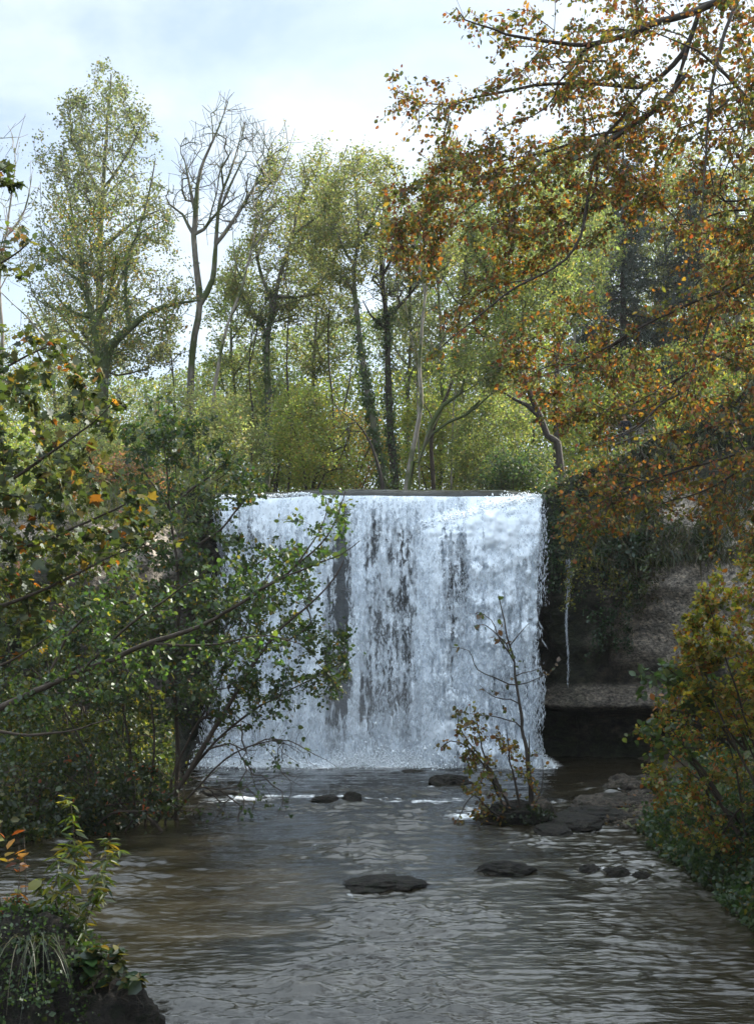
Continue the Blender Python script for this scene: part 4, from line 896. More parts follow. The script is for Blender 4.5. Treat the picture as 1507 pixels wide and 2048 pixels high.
def reg2(poly, y0, y1):
    f0 = reg(poly, y0, y1)
    def f(rng, n):
        p = f0(rng, n); a, b_ = to_px(p); return p[~((np.abs(a - 1268) < 55) & (b_ > 810) & (p[:, 1] < 48))]
    return f
mass('distant_woods', 'deep green wood filling the view behind the trees', reg([(-100, 800), (60, 720), (300, 760), (420, 720), (560, 660), (760, 620), (900, 560), (1010, 430), (1200, 380), (1507, 330), (1650, 330), (1650, 900), (1100, 990), (-100, 990)], 54, 72), 190000, .15, [(3, (.05, .075, .02)), (3, (.08, .10, .025)), (1, (.13, .13, .03))], 81, gap=-.12, gs=.22)
mass('forest_understorey', 'bright leafy understorey between the trunks above the falls', reg2([(-100, 860), (120, 830), (300, 860), (420, 800), (600, 760), (800, 740), (960, 700), (1120, 680), (1300, 700), (1500, 640), (1600, 640), (1600, 900), (1100, 990), (-100, 990)], 40, 56), 90000, .12, [(3, (.10, .14, .024)), (3, (.16, .18, .03)), (1, (.22, .19, .035))], 82, gap=-.02, gs=.3)
# ------------------------------------------------------------------ overhanging beech from the upper right
BEECH = [(4.5, (.10, .11, .024)), (3.2, (.19, .15, .026)), (3, (.22, .105, .02)), (2.4, (.15, .055, .017)), (1.4, (.08, .04, .02)), (4, (.055, .078, .02))]
def fg_tree(name, label, cat, Y, limbs, fills, nl, size, pal, seed, bark, shape, mat, step=.14, twig=.5, tw=.28, twup=0., spread=.03, thr=.0045, droop=.35, flat=.35, rt=.0016, pw=.5, group=None, bf=.06, thrm=.012, sag=.04, k1=7, leafname='crown', clump=None, nseg=2, only=.01, weight=None, twsp=.8):
    s = Skel(seed, 120000)
    for L_ in limbs:
        pts, r0, r1 = L_[:3]; d0, d1 = L_[3] if len(L_) > 3 else (0, 0)
        q = P([a for a, _ in pts], [b_ for _, b_ in pts], Y + np.linspace(d0, d1, len(pts)))
        s.limb(q, px_m(r0, Y), px_m(r1, Y), step=step, jit=px_m(5, Y), join=(len(L_) < 5))
    root = thing(name, label, cat, s.p[0], group)
    for f in fills:
        poly, n, thick = f[:3]; gap = f[3] if len(f) > 3 else -.05
        s.grow(fill(poly, Y, thick, n, s.rng, gap, 1.1, seed), bf=bf, step=step, sag=sag, wig=.07)
    s.radii(rt, pw)
    if twig: s.twigs(twig, tw, twup, only=only, spread=twsp, nseg=nseg); s.radii(rt, pw)
    s.build(root, M[bark], thr=thrm, k1=k1)
    scatter_leaves(s, root, nl, size, pal, shape, M[mat], spread=spread, thr=thr, droop=droop, flat=flat, name=leafname, clump=clump, seed=seed, ranged=weight)
    return s, root
YB = 10.5
fg_tree('beech_tree', 'overhanging beech with orange and green leaves reaching in from the upper right', 'tree', YB,
    [([(1900, 1750), (1860, 1300), (1800, 800), (1720, 300), (1640, -250)], 60, 34),
     ([(1665, -100), (1540, -60), (1430, 5), (1370, 30), (1300, 50), (1240, 75), (1160, 88), (1050, 78), (985, 60), (930, 42), (912, 15)], 11.56, 1.0, (0, -.6)),
     ([(1400, 12), (1378, 80), (1345, 130), (1290, 172), (1235, 170), (1100, 168), (1020, 180), (950, 195), (880, 210), (830, 200), (782, 178)], 6.12, .9, (0, .5)),
     ([(1378, 80), (1345, 180), (1290, 230), (1240, 262), (1190, 270), (1100, 300), (1000, 320), (940, 315), (880, 300)], 4.76, .9, (0, .9)),
     ([(1240, 262), (1180, 310), (1110, 330), (1060, 370), (990, 380), (930, 420), (880, 450), (830, 480), (795, 500)], 3.40, .8, (.6, 1.2)),
     ([(1370, 150), (1320, 210), (1250, 260), (1190, 310), (1175, 400), (1160, 470), (1130, 520), (1080, 550), (1030, 575), (960, 630), (900, 680), (860, 710)], 5.10, .8, (-.2, -.9)),
     ([(1290, 172), (1240, 240), (1200, 290), (1190, 380), (1160, 430)], 3.74, 2),
     ([(1660, 300), (1560, 260), (1500, 205), (1450, 150), (1392, 100)], 6.12, 2.5), ([(1700, 420), (1600, 440), (1480, 420), (1400, 440), (1340, 470)], 4.08, .8, (0, -.5)),
     ([(1720, 500), (1600, 520), (1500, 560), (1420, 590), (1340, 625), (1260, 665), (1200, 700), (1120, 740), (1050, 765)], 5.44, .9, (0, -.7)),
     ([(1500, 560), (1440, 600), (1400, 690), (1375, 780), (1350, 850), (1340, 905)], 3.40, .9, (-.3, -.8)), ([(1375, 780), (1320, 810), (1270, 860), (1190, 890)], 2.04, .8, (-.6, -1)),
     ([(1740, 640), (1640, 640), (1540, 680), (1460, 700), (1400, 730), (1300, 790), (1230, 820), (1160, 830)], 4.76, .9, (0, .4)),
     ([(1770, 820), (1660, 840), (1560, 870), (1480, 905), (1400, 930), (1300, 960), (1250, 985), (1190, 1010), (1140, 1060)], 4.76, .9, (0, -.2)), ([(1560, 870), (1480, 940), (1400, 985), (1320, 1010), (1260, 1060)], 2.72, .8, (-.4, .3)),
     ([(1640, -250), (1560, -200), (1500, -60), (1450, 60), (1420, 180), (1410, 300), (1400, 420)], 6.12, 1.2, (0, -1.2)), ([(1690, 120), (1600, 160), (1540, 280), (1510, 420), (1490, 560)], 4.08, 1, (0, .8))],
    [([(905, 10), (960, 45), (1100, 20), (1250, -10), (1600, -60), (1650, 500), (1500, 560), (1330, 480), (1200, 300), (1050, 330), (900, 320), (810, 215), (775, 180), (830, 170), (930, 200), (1000, 170), (1080, 120), (940, 70)], 620, 1.5), ([(1180, 0), (1600, -80), (1650, 460), (1420, 470), (1250, 300), (1150, 150)], 260, 1.6),
     ([(880, 300), (1000, 300), (1200, 280), (1330, 420), (1180, 480), (1050, 560), (900, 690), (850, 700), (940, 600), (900, 500), (790, 530), (770, 430), (800, 380), (860, 350)], 330, 1.1),
     ([(1050, 740), (1200, 680), (1340, 600), (1420, 470), (1620, 450), (1650, 980), (1420, 1040), (1250, 1010), (1130, 1065), (1110, 990), (1250, 930), (1150, 860), (1040, 790)], 560, 1.5),
     ([(1020, 740), (1000, 660), (1130, 560), (1250, 620), (1200, 720)], 60, .8, -.3), ([(780, 350), (880, 360), (880, 560), (790, 560), (770, 450)], 50, .5, -.3),
     ([(1130, 1000), (1240, 980), (1270, 1060), (1180, 1090), (1120, 1060)], 45, .5, -.3), ([(1330, 920), (1500, 900), (1620, 1000), (1560, 1130), (1430, 1120), (1360, 1020)], 70, .9, -.2)],
    50000, .038, BEECH, 201, 'bark_dark', 'oval', 'leaf_autumn', tw=.26, twig=.55, twup=-.12, droop=.5, rt=.0021,
    weight=lambda p: 1 - .93 * ((np.abs(to_px(p)[0] - 1262) < 50) & (np.abs(to_px(p)[1] - 868) < 54)))

# ------------------------------------------------------------------ right bank
HORN = [(5, (.26, .22, .025)), (4, (.14, .155, .022)), (1.6, (.30, .15, .018)), (.9, (.22, .07, .013)), (2, (.07, .095, .018))]
def fg_bush(name, label, Y, base, crown, n, nl, size, pal, seed, stems=7, thick=.9, shape='oval', mat='leaf_near', r=4., thr=.0045, twig=.4, tw=.22, sag=.0, gap=-.1, group=None, cat='shrub', extra=(), clump=.1, droop=.3, bark='twig_brown', spread=.03, basew=25, bare=None, flat=.35, rt=.0016):
    rng = np.random.default_rng(seed); cr_ = np.array(crown, float); c = cr_.mean(0); limbs = []
    for k in range(stems):
        t = c * .3 + cr_[rng.integers(len(cr_))] * .7; t[1] = min(t[1], base[1] - 60)
        b_ = np.array(base, float) + [rng.normal(0, basew), 0]
        limbs.append(([tuple(b_), tuple(b_ * .55 + t * .45 + [rng.normal(0, 10), -25]), tuple(t)], r * rng.uniform(.6, 1.1), .8, (rng.normal(0, .2), rng.normal(0, thick * .6)), 1))
    limbs += list(extra)
    f = [(crown, n, thick, gap)]
    if bare: f.append((bare[0], bare[1], bare[2], -9))
    wgt = None
    if bare:
        bp_ = np.array(bare[0], float)
        def wgt(p):
            a, b_ = to_px(p); return np.where(inpoly(a, b_, bp_), .06, 1.)
    return fg_tree(name, label, cat, Y, limbs, f, nl, size, pal, seed, bark, shape, mat, twig=twig, tw=tw, thr=thr, droop=droop, sag=sag, group=group, leafname='foliage', clump=clump, spread=spread, weight=wgt, flat=flat, rt=rt)
fg_bush('hornbeam_shrub', 'tall shrub of yellowing leaves on the right bank, upper part of the thicket', 14.5, (1560, 1640),
    [(1370, 1230), (1400, 1180), (1440, 1130), (1520, 1060), (1640, 1060), (1660, 1500), (1500, 1480), (1400, 1420), (1350, 1380), (1390, 1330), (1355, 1290)], 380, 15000, .056, HORN, 211, stems=8, thick=1.1)
fg_bush('hornbeam_shrub', 'rust and green leaved shrub leaning over the gravel bar on the right', 15.5, (1470, 1690),
    [(1300, 1410), (1360, 1350), (1440, 1360), (1600, 1400), (1640, 1600), (1560, 1720), (1420, 1700), (1330, 1640), (1275, 1575), (1300, 1520), (1270, 1470)], 380, 14000, .053, [(4, (.12, .14, .02)), (3, (.22, .175, .02)), (2.2, (.27, .09, .014)), (2, (.05, .07, .014))], 212, stems=9, thick=1.0)
fg_bush('shrub', 'broad green leaved sprig poking out of the right thicket towards the cliff', 15.2, (1480, 1500), [(1285, 1340), (1330, 1325), (1420, 1345), (1460, 1400), (1400, 1430), (1330, 1400), (1275, 1370)], 50, 420, .10, [(3, (.05, .085, .025)), (1, (.09, .12, .03))], 213, stems=3, thick=.5, clump=None, basew=10)
fg_bush('shrub', 'small broad green leaved sprig low on the thicket edge near the undercut', 15.4, (1440, 1600), [(1255, 1450), (1310, 1440), (1370, 1470), (1380, 1520), (1300, 1500)], 26, 150, .10, [(3, (.05, .085, .025)), (1, (.09, .12, .03))], 214, stems=2, thick=.4, clump=None, basew=10)
# ground cover down the right bank (nettles, ivy and grass that nobody could count)
def bank_cover(name, label, xy, n, size, pal, seed, shape='oval', hmax=.5, mat='leaf_near', droop=.3):
    rng = np.random.default_rng(seed); x, y = xy(rng, n); z = np.array([ground_z(a, b_) for a, b_ in zip(x, y)]); lw_ = lowland(x, y); z = np.where((y < 26) & (np.abs(x) < 9), lw_, z)
    k = z > -.08; x, y, z = x[k], y[k], z[k]; n = len(x)
    hh = rng.random(n) ** 1.3 * hmax * (.55 + .9 * fbm(np.stack([x, y, 0 * x], -1) * 1.3, 2, seed)).clip(.1, 2)
    p = np.stack([x, y, z + hh + .02], -1); ax = rng.normal(0, .7, (n, 3)); ax[:, 2] -= droop; nm = rng.normal(0, .6, (n, 3)) + np.array([0, 0, .7])
    o = leaves(name, p, ax, nm, size * np.exp(rng.normal(0, .3, n)), palette(rng, n, pal), shape, M[mat], None)
    return tag(o, label, 'ground cover', kind='stuff')
def rb(rng, n):
    y = rng.uniform(9, 22.5, n); x = np.interp(y, YR, XR) + rng.exponential(.9, n) - .35 * (y < 18.2) + 1.9 * sst(19.0, 20.2, y); return x, y
bank_cover('ground_cover', 'dark green nettles and ivy down the right bank to the water', rb, 40000, .06, [(4, (.028, .055, .016)), (2, (.045, .075, .02)), (.6, (.12, .10, .02))], 221, hmax=.75)
def lb(rng, n):
    y = rng.uniform(15, 27, n); x = np.interp(y, YL, XL) - rng.exponential(1.8, n) + .15; return x, y
bank_cover('bank_undergrowth', 'dark low undergrowth on the left bank under the shrubs', lb, 46000, .07, [(3, (.03, .05, .014)), (2, (.06, .085, .02)), (.7, (.14, .12, .02))], 222, hmax=2.0)
def litter(rng, n):
    x = rng.uniform(3.4, 7.5, n); y = rng.uniform(18.5, 25.5, n); return x, y
bank_cover('leaf_litter', 'fallen brown leaves scattered on the gravel bar', litter, 900, .055, [(2, (.16, .07, .02)), (2, (.10, .06, .03)), (1, (.2, .12, .03))], 223, hmax=.02)

# ------------------------------------------------------------------ left bank: alders over the river
ALF = [(5, (.026, .052, .014)), (3, (.042, .068, .017)), (1, (.075, .085, .02)), (.3, (.15, .10, .02))]
fg_tree('alder_sapling', 'slim upright young alder in front of the left end of the falls', 'tree', 20.5,
    [([(352, 1660), (356, 1500), (350, 1350), (357, 1230), (354, 1130), (342, 1020), (330, 920), (322, 850), (318, 790)], 5.5, .9), ([(356, 1140), (385, 1100), (440, 1060), (480, 1010), (520, 965)], 3.5, .8, (0, -.4)), ([(342, 1020), (375, 985), (420, 950), (470, 905)], 3.2, .8, (0, .4)),
     ([(340, 1010), (300, 960), (270, 900)], 2.6, .8), ([(355, 1140), (310, 1100), (250, 1070)], 2.6, .8), ([(352, 1280), (420, 1200), (480, 1150), (560, 1100)], 3.5, .8, (0, .5)), ([(328, 900), (360, 860), (400, 840)], 2, .8), ([(352, 1380), (300, 1300), (230, 1250)], 3, .8)],
    [([(318, 780), (350, 800), (420, 830), (480, 880), (530, 960), (500, 1030), (430, 1060), (560, 1080), (600, 1130), (480, 1180), (380, 1200), (260, 1190), (240, 1080), (270, 960), (250, 880), (290, 820)], 330, 1.1, -.1)],
    7000, .075, ALF, 231, 'twig_brown', 'oval', 'leaf_near', rt=.002, step=.2, tw=.3, thr=.0055, spread=.04, droop=.2)
fg_tree('alder_shrub', 'spreading green alder shrub leaning out from the left bank over the pool', 'shrub', 20,
    [([(300, 1660), (380, 1540), (440, 1440), (475, 1380), (520, 1310), (570, 1250), (640, 1190), (690, 1120)], 6.60, 1.2, (0, -1)), ([(310, 1650), (400, 1520), (480, 1440), (560, 1390), (640, 1350), (690, 1320)], 3.60, 1, (0, -.5), 1), ([(270, 1650), (260, 1500), (230, 1350), (190, 1230), (160, 1130)], 3.60, 1, (0, .6), 1),
     ([(330, 1650), (350, 1540), (420, 1400), (480, 1280), (520, 1180), (560, 1110)], 3.00, 1, (0, .5), 1), ([(250, 1660), (180, 1520), (120, 1400), (60, 1330)], 3.00, 1, (0, .8), 1), ([(290, 1650), (310, 1500), (300, 1380), (310, 1280)], 3.00, 1, (0, -.6), 1), ([(340, 1640), (450, 1520), (560, 1480), (630, 1510)], 2.40, .8, (0, -.8), 1), ([(280, 1650), (200, 1560), (120, 1500)], 2.40, .8, (0, -.8), 1)],
    [([(540, 1120), (600, 1090), (660, 1110), (620, 1180), (700, 1300), (695, 1370), (640, 1410), (540, 1440), (420, 1440), (300, 1440), (150, 1430), (40, 1380), (60, 1260), (160, 1180), (300, 1200), (440, 1170)], 520, 1.3, -.12),
     ([(340, 1470), (480, 1440), (610, 1490), (620, 1560), (580, 1640), (500, 1700), (400, 1680), (330, 1600)], 210, 1.0, -.5), ([(60, 1450), (340, 1450), (350, 1620), (200, 1650), (60, 1600)], 170, 1.0, -.4)],
    14500, .072, ALF, 232, 'twig_brown', 'oval', 'leaf_near', rt=.0034, step=.2, tw=.36, twig=.75, thr=.009, spread=.05, droop=.2,
    weight=lambda p: np.where(to_px(p)[1] > 1455, .10, 1.) * np.where((to_px(p)[1] > 1400), .6, 1.))
fg_tree('leaning_alder', 'long pale limb with round green leaves slanting in from the left edge across the falls', 'tree', 16,
    [([(-260, 1640), (-150, 1540), (-60, 1450), (20, 1408), (90, 1375), (160, 1345), (230, 1318), (300, 1288), (380, 1262), (450, 1225), (520, 1180), (590, 1135), (640, 1090), (670, 1040), (690, 985)], 10, 0.9, (0, 0)), ([(520, 1180), (600, 1140), (680, 1110), (720, 1080)], 2.4, .8, (0, -.3)), ([(590, 1135), (640, 1060), (660, 1000)], 2, .8, (0, .3)),
     ([(160, 1345), (260, 1250), (360, 1180), (430, 1130)], 3.5, .9, (0, -.5)), ([(90, 1375), (130, 1280), (200, 1200), (250, 1130)], 3.5, .9, (0, .5)), ([(300, 1288), (420, 1290), (520, 1270), (600, 1290)], 3, .8, (0, -.4)), ([(-60, 1450), (40, 1470), (140, 1460), (220, 1440)], 4, .9, (0, -.6))],
    [([(440, 1120), (560, 1060), (640, 1010), (690, 975), (722, 1000), (700, 1090), (640, 1150), (560, 1210), (480, 1240), (380, 1180)], 110, .5, -.2), ([(20, 1370), (100, 1250), (250, 1120), (400, 1140), (420, 1260), (600, 1270), (560, 1320), (380, 1330), (220, 1400), (60, 1440)], 190, .8, -.1)],
    2800, .072, [(5, (.035, .07, .016)), (3, (.055, .095, .02)), (1, (.11, .12, .025))], 233, 'twig_brown', 'oval', 'leaf_near', rt=.0018, step=.16, tw=.28, twig=.35, thr=.0045, spread=.04, droop=.25)
fg_bush('hazel_shrub', 'yellowish green shrub filling the left bank behind the long limb', 22.5, (90, 1650), [(-60, 1120), (100, 1050), (250, 1080), (300, 1200), (310, 1400), (280, 1560), (100, 1600), (-60, 1600)], 520, 22000, .08, [(4, (.07, .095, .018)), (3, (.11, .125, .025)), (1, (.17, .14, .02))], 234, stems=26, thick=1.3, basew=110, tw=.34, r=3.0, twig=.6)
fg_bush('bramble_shrub', 'dark tangle of brambles at the waterline of the left bank', 19.3, (200, 1680), [(40, 1560), (160, 1500), (300, 1520), (350, 1600), (330, 1670), (180, 1690), (40, 1690)], 210, 3600, .07, [(4, (.02, .036, .011)), (2, (.035, .05, .014)), (.3, (.2, .05, .015))], 235, stems=14, thick=.8, basew=80, tw=.35, sag=.15, twig=.7)
# maple boughs on the left edge
MAP = [(8, (.035, .058, .014)), (4, (.065, .085, .016)), (1.1, (.14, .11, .016)), (.35, (.22, .10, .014)), (.3, (.12, .045, .012))]
fg_tree('maple_tree', 'field maple with green and orange lobed leaves entering from the left edge', 'tree', 12,
    [([(-420, 1760), (-400, 1300), (-380, 900), (-340, 500), (-300, 100)], 34, 14), ([(-390, 1050), (-250, 1010), (-100, 1000), (20, 960), (110, 900), (180, 850), (230, 800)], 8, .9, (0, -.4)), ([(-390, 1150), (-240, 1130), (-80, 1120), (60, 1090), (160, 1050), (250, 1010), (310, 970)], 8, .9, (0, .3)), ([(-380, 900), (-260, 840), (-120, 800), (0, 740), (80, 700), (150, 690)], 7, .9, (0, .4)),
     ([(-395, 1250), (-250, 1260), (-100, 1240), (40, 1200), (150, 1150), (230, 1110), (320, 1085)], 8, .9, (0, -.2)), ([(-350, 560), (-240, 540), (-120, 560), (-30, 540), (40, 500), (70, 470)], 6, .9, (0, .2)), ([(-330, 420), (-220, 400), (-90, 390), (-10, 350), (20, 330)], 5, .8, (0, -.2)), ([(-400, 1400), (-260, 1400), (-120, 1340), (0, 1330), (120, 1260)], 6, .9, (0, -.5))],
    [([(-120, 640), (40, 650), (140, 690), (230, 780), (240, 870), (190, 950), (300, 950), (330, 1090), (240, 1140), (130, 1180), (120, 1290), (-120, 1330)], 420, .9, -.1), ([(-120, 480), (0, 450), (80, 440), (85, 540), (40, 570), (-120, 590)], 45, .5, -.4), ([(-60, 300), (10, 310), (30, 370), (-60, 400)], 14, .3, -.9)],
    4300, .082, MAP, 241, 'twig_brown', 'maple', 'leaf_autumn', rt=.0016, step=.15, tw=.2, twig=.35, thr=.004, spread=.04, droop=.35, flat=.5)

# ------------------------------------------------------------------ islet with its bush and sapling
yi = CH * FPX / (1650 - HY); xi = (1040 - CX) / FPX * yi
rock('islet_rock', (xi - .05, yi + .35, .02), (1.2, .95, .62), 301, M['wet_rock'], 5, .35, .05, label='dark mossy boulder forming the islet under the little autumn bush')
rock('islet_rock', (xi + .42, yi + .45, .12), (.5, .55, .62), 302, M['bed_rock'], 4, .3, .04, label='upright grey stone at the right side of the islet')
fg_tree('alder_sapling', 'nearly leafless thin sapling standing on the islet before the falls', 'tree', yi + .2,
    [([(1058, 1650), (1060, 1570), (1052, 1500), (1042, 1440), (1032, 1370), (1025, 1310), (1010, 1260), (1000, 1225), (995, 1190)], 5.5, .8), ([(1062, 1640), (1058, 1560), (1056, 1470)], 3, 1, (0, .1), 1), ([(1030, 1375), (990, 1355), (955, 1340), (938, 1300), (905, 1295)], 1.5, .6, (0, -.3)), ([(1027, 1320), (1000, 1280), (980, 1240), (955, 1225)], 1.4, .6, (0, .2)), ([(1024, 1300), (1000, 1275), (970, 1250), (945, 1250)], 1.4, .6, (0, -.2)), ([(1030, 1350), (1060, 1345), (1080, 1338)], 1.2, .6), ([(1033, 1370), (1070, 1360), (1100, 1345)], 1.2, .6, (0, .2)), ([(1036, 1400), (990, 1395), (960, 1370)], 1.3, .6, (0, .2)), ([(1045, 1450), (1000, 1435), (950, 1430)], 1.4, .6, (0, -.2)), ([(1018, 1285), (1035, 1270), (1055, 1245)], 1.2, .6)],
    [([(930, 1290), (1000, 1230), (1080, 1330), (1030, 1440), (950, 1430)], 16, .3, -9)], 75, .095, [(3, (.05, .07, .02)), (2, (.10, .055, .02))], 303, 'bark_dark', 'oval', 'leaf_near', rt=.0024, step=.15, twig=.06, tw=.25, thr=.0075, spread=.02)
fg_tree('islet_bush', 'low bush with sparse yellow and brown leaves trailing left from the islet', 'shrub', yi,
    [([(1040, 1650), (1000, 1580), (960, 1520), (930, 1490), (900, 1480), (882, 1495)], 3.5, .8), ([(1035, 1650), (1000, 1600), (975, 1540), (960, 1480), (950, 1430)], 3, .8, (0, .2)), ([(1030, 1650), (980, 1620), (945, 1590), (915, 1640)], 2.5, .8, (0, -.3)), ([(1045, 1645), (1030, 1570), (1015, 1500), (1010, 1460)], 3, .8, (0, -.2)), ([(1000, 1570), (950, 1500), (920, 1460), (915, 1420)], 2.2, .7, (0, .2)), ([(1040, 1650), (960, 1645), (930, 1645)], 2.2, .7), ([(1055, 1640), (1080, 1580), (1085, 1520)], 2.2, .7, (0, .2))],
    [([(930, 1560), (925, 1500), (915, 1430), (950, 1420), (1010, 1470), (1070, 1500), (1075, 1600), (1040, 1640), (960, 1640), (925, 1600)], 120, .45, -.3), ([(885, 1480), (940, 1440), (960, 1520), (920, 1520)], 12, .2, -9)],
    1300, .07, [(3, (.14, .125, .02)), (2, (.075, .09, .02)), (2, (.11, .05, .018)), (1, (.24, .13, .02)), (1, (.05, .035, .018))], 304, 'bark_dark', 'oval', 'leaf_near', rt=.002, step=.13, twig=.4, tw=.2, thr=.0045, spread=.03, leafname='foliage')
def islet_xy(rng, n): return xi + rng.normal(.15, .38, n), yi + .2 + rng.normal(0, .25, n)
rng = np.random.default_rng(305); n = 1500; x, y = islet_xy(rng, n); e = ((x - xi) / .7) ** 2 + ((y - yi - .3) / .55) ** 2; k = e < 1; x, y, e = x[k], y[k], e[k]; n = len(x)
o = leaves('moss', np.stack([x, y, .28 * np.sqrt(1 - e) + rng.random(n) * .06], -1), rng.normal(0, .6, (n, 3)) + [0, 0, .4], rng.normal(0, .5, (n, 3)) + [0, -.3, .6], .05 * np.exp(rng.normal(0, .3, n)), palette(rng, n, [(3, (.018, .03, .009)), (1, (.03, .045, .012))]), 'rhomb', M['leaf_near'], None)
tag(o, 'dark moss and grass covering the islet boulder', 'moss', kind='stuff')

# ------------------------------------------------------------------ bottom left corner: mossy boulders with herbs
YF = 9.4
bo = rock('boulder', P(55, 2060, YF), (1.35, 1.1, 1.75), 311, M['wet_rock'], 5, .2, 0, label='tall dark moss-topped boulder in the bottom left corner', cat='boulder')
rock('boulder', P(215, 2085, YF), (.85, .8, 1.05), 312, M['wet_rock'], 5, .25, 0, label='lower dark boulder right of the moss-topped one in the corner', cat='boulder')
rng = np.random.default_rng(313); n = 5200
bv = np.array([v.co[:] for v in bo.data.vertices]); bn = np.array([v.normal[:] for v in bo.data.vertices]); w_ = sst(.05, .7, bn[:, 2] - .2 * bn[:, 1] + .3 * fbm(bv * 2.5, 2, 5)) + .02
i = rng.choice(len(bv), n, p=w_ / w_.sum())
o = leaves('moss', bv[i] + bn[i] * .02 + rng.normal(0, .025, (n, 3)), bn[i] * .5 + rng.normal(0, .7, (n, 3)), bn[i] + rng.normal(0, .5, (n, 3)), .034 * np.exp(rng.normal(0, .35, n)), palette(rng, n, [(3, (.03, .06, .012)), (2, (.05, .085, .018))]), 'rhomb', M['leaf_near'], None)
tag(o, 'bright green moss cushion on top of the corner boulder', 'moss', kind='stuff')
def tuft(name, label, base, n, ln, seed, pal, spread=.06, lean=(0, 0, 0), cat='grass tuft'):
    """arching grass blades: each blade a bent strip"""
    r = np.random.default_rng(seed); k = 6; d = unit(r.normal(0, 1, (n, 3)) * [1, 1, 0] + [0, 0, 1.0] + np.array(lean)); l = ln * r.uniform(.5, 1.2, n)
    b0 = np.array(base) + r.normal(0, 1, (n, 3)) * [spread, spread, spread * .3]; t = np.linspace(0, 1, k)
    C_ = b0[:, None] + d[:, None] * (l[:, None] * t)[..., None] + np.array([0, 0, -1.0]) * (l[:, None] * (t ** 2.2) * 1.15)[..., None]
    sd = unit(np.cross(d, [0, 0, 1.]) + r.normal(0, .2, (n, 3))) * (.006 * (1 - .8 * t))[None, :, None].repeat(n, 0).reshape(n, k, 1) if False else unit(np.cross(d, [0, 0, 1.]) + r.normal(0, .2, (n, 3)))[:, None, :] * (.006 * (1 - .85 * t))[None, :, None]
    V = np.stack([C_ - sd, C_ + sd], 2).reshape(-1, 3); j = np.arange(k - 1)
    Q = (np.stack([2 * j, 2 * j + 1, 2 * j + 3, 2 * j + 2], 1)[None] + (np.arange(n) * 2 * k)[:, None, None]).reshape(-1, 4)
    o = mk(name, V, Q, mat=M['leaf_near'], col=np.repeat(palette(r, n, pal), 2 * k, 0)); return tag(o, label, cat)
tuft('grass_tuft', 'arching tuft of grass hanging over the corner boulder', P(60, 1885, YF - .35), 46, .5, 314, [(3, (.04, .052, .016)), (2, (.07, .068, .026))], .09, (.35, -.6, 0))
def herb(label, Y, base, stems, nl, size, seed, pal, shape='lance', name='herb', step=.06):
    s = Skel(seed)
    for pts, d1 in stems:
        q = P([a for a, _ in pts], [b_ for _, b_ in pts], Y + np.linspace(0, d1, len(pts))); s.limb(q, .006, .0022, step=step, jit=.01, join=False)
    root = thing(name, label, 'herb', s.p[0], 'herbs on the corner boulders'); s.twigs(.28, .13, .15, spread=.9); s.radii(.0014); s.build(root, M['twig_brown'], thr=.02, n2='stems')
    rng = s.rng; ok = np.nonzero(s.p[:s.n, 2] > s.p[0, 2] + .15)[0]; i = ok[rng.integers(0, len(ok), nl)]
    a = rng.uniform(0, 6.28, nl); ax = np.stack([np.cos(a), np.sin(a), rng.normal(-.25, .35, nl)], -1)
    leaves('leaves', s.p[i] + rng.normal(0, .012, (nl, 3)), ax, rng.normal(0, .35, (nl, 3)) + [0, 0, 1], size * np.exp(rng.normal(0, .25, nl)), palette(rng, nl, pal), shape, M['leaf_near'], root)
HB = [(4, (.055, .085, .012)), (3, (.12, .13, .014)), (1, (.17, .14, .015)), (1, (.035, .06, .015))]
herb('tall leafy herb with narrow yellow-green leaves beside the corner boulder', YF + .1, None, [([(130, 1960), (135, 1850), (150, 1740), (148, 1660), (143, 1610)], .1), ([(131, 1965), (170, 1850), (205, 1770), (215, 1690)], .15), ([(132, 1975), (122, 1880), (112, 1800), (115, 1720)], -.1), ([(134, 1975), (160, 1900), (175, 1820), (200, 1740), (238, 1700)], -.2), ([(130, 1970), (100, 1850), (85, 1760)], .1), ([(133, 1980), (142, 1900), (130, 1800), (165, 1700)], .2)], 760, .105, 321, HB)
herb('short dark herb drooping over the lower corner boulder', YF - .2, None, [([(215, 2000), (222, 1960), (235, 1925)], 0), ([(225, 2010), (250, 1960), (275, 1960)], -.1), ([(195, 2000), (180, 1940), (195, 1900)], 0), ([(230, 2010), (262, 1985), (285, 2010)], -.2), ([(205, 2005), (170, 1990), (150, 2010)], -.2)], 260, .085, 322, [(4, (.025, .05, .014)), (2, (.06, .07, .014)), (1, (.15, .12, .02))], shape='oval')
herb('thin reddish sprig with a few orange leaves rising from the moss top', YF, None, [([(28, 1870), (35, 1800), (40, 1730), (38, 1690)], .0), ([(50, 1865), (52, 1760), (48, 1650)], .1), ([(5, 1870), (0, 1800), (-5, 1700), (5, 1640)], 0)], 42, .10, 323, [(3, (.26, .12, .016)), (2, (.16, .045, .012)), (2, (.13, .13, .016))], shape='oval')
s = Skel(325); s.limb(P([235, 255, 284], [1962, 1956, 1950], YF - .1), .012, .009, step=.05, jit=.004); root = thing('stick', 'short broken stick poking out over the water from the lower corner boulder', 'stick', s.p[0]); s.radii(); s.build(root, M['bark_dark'], thr=.001, n1='wood')

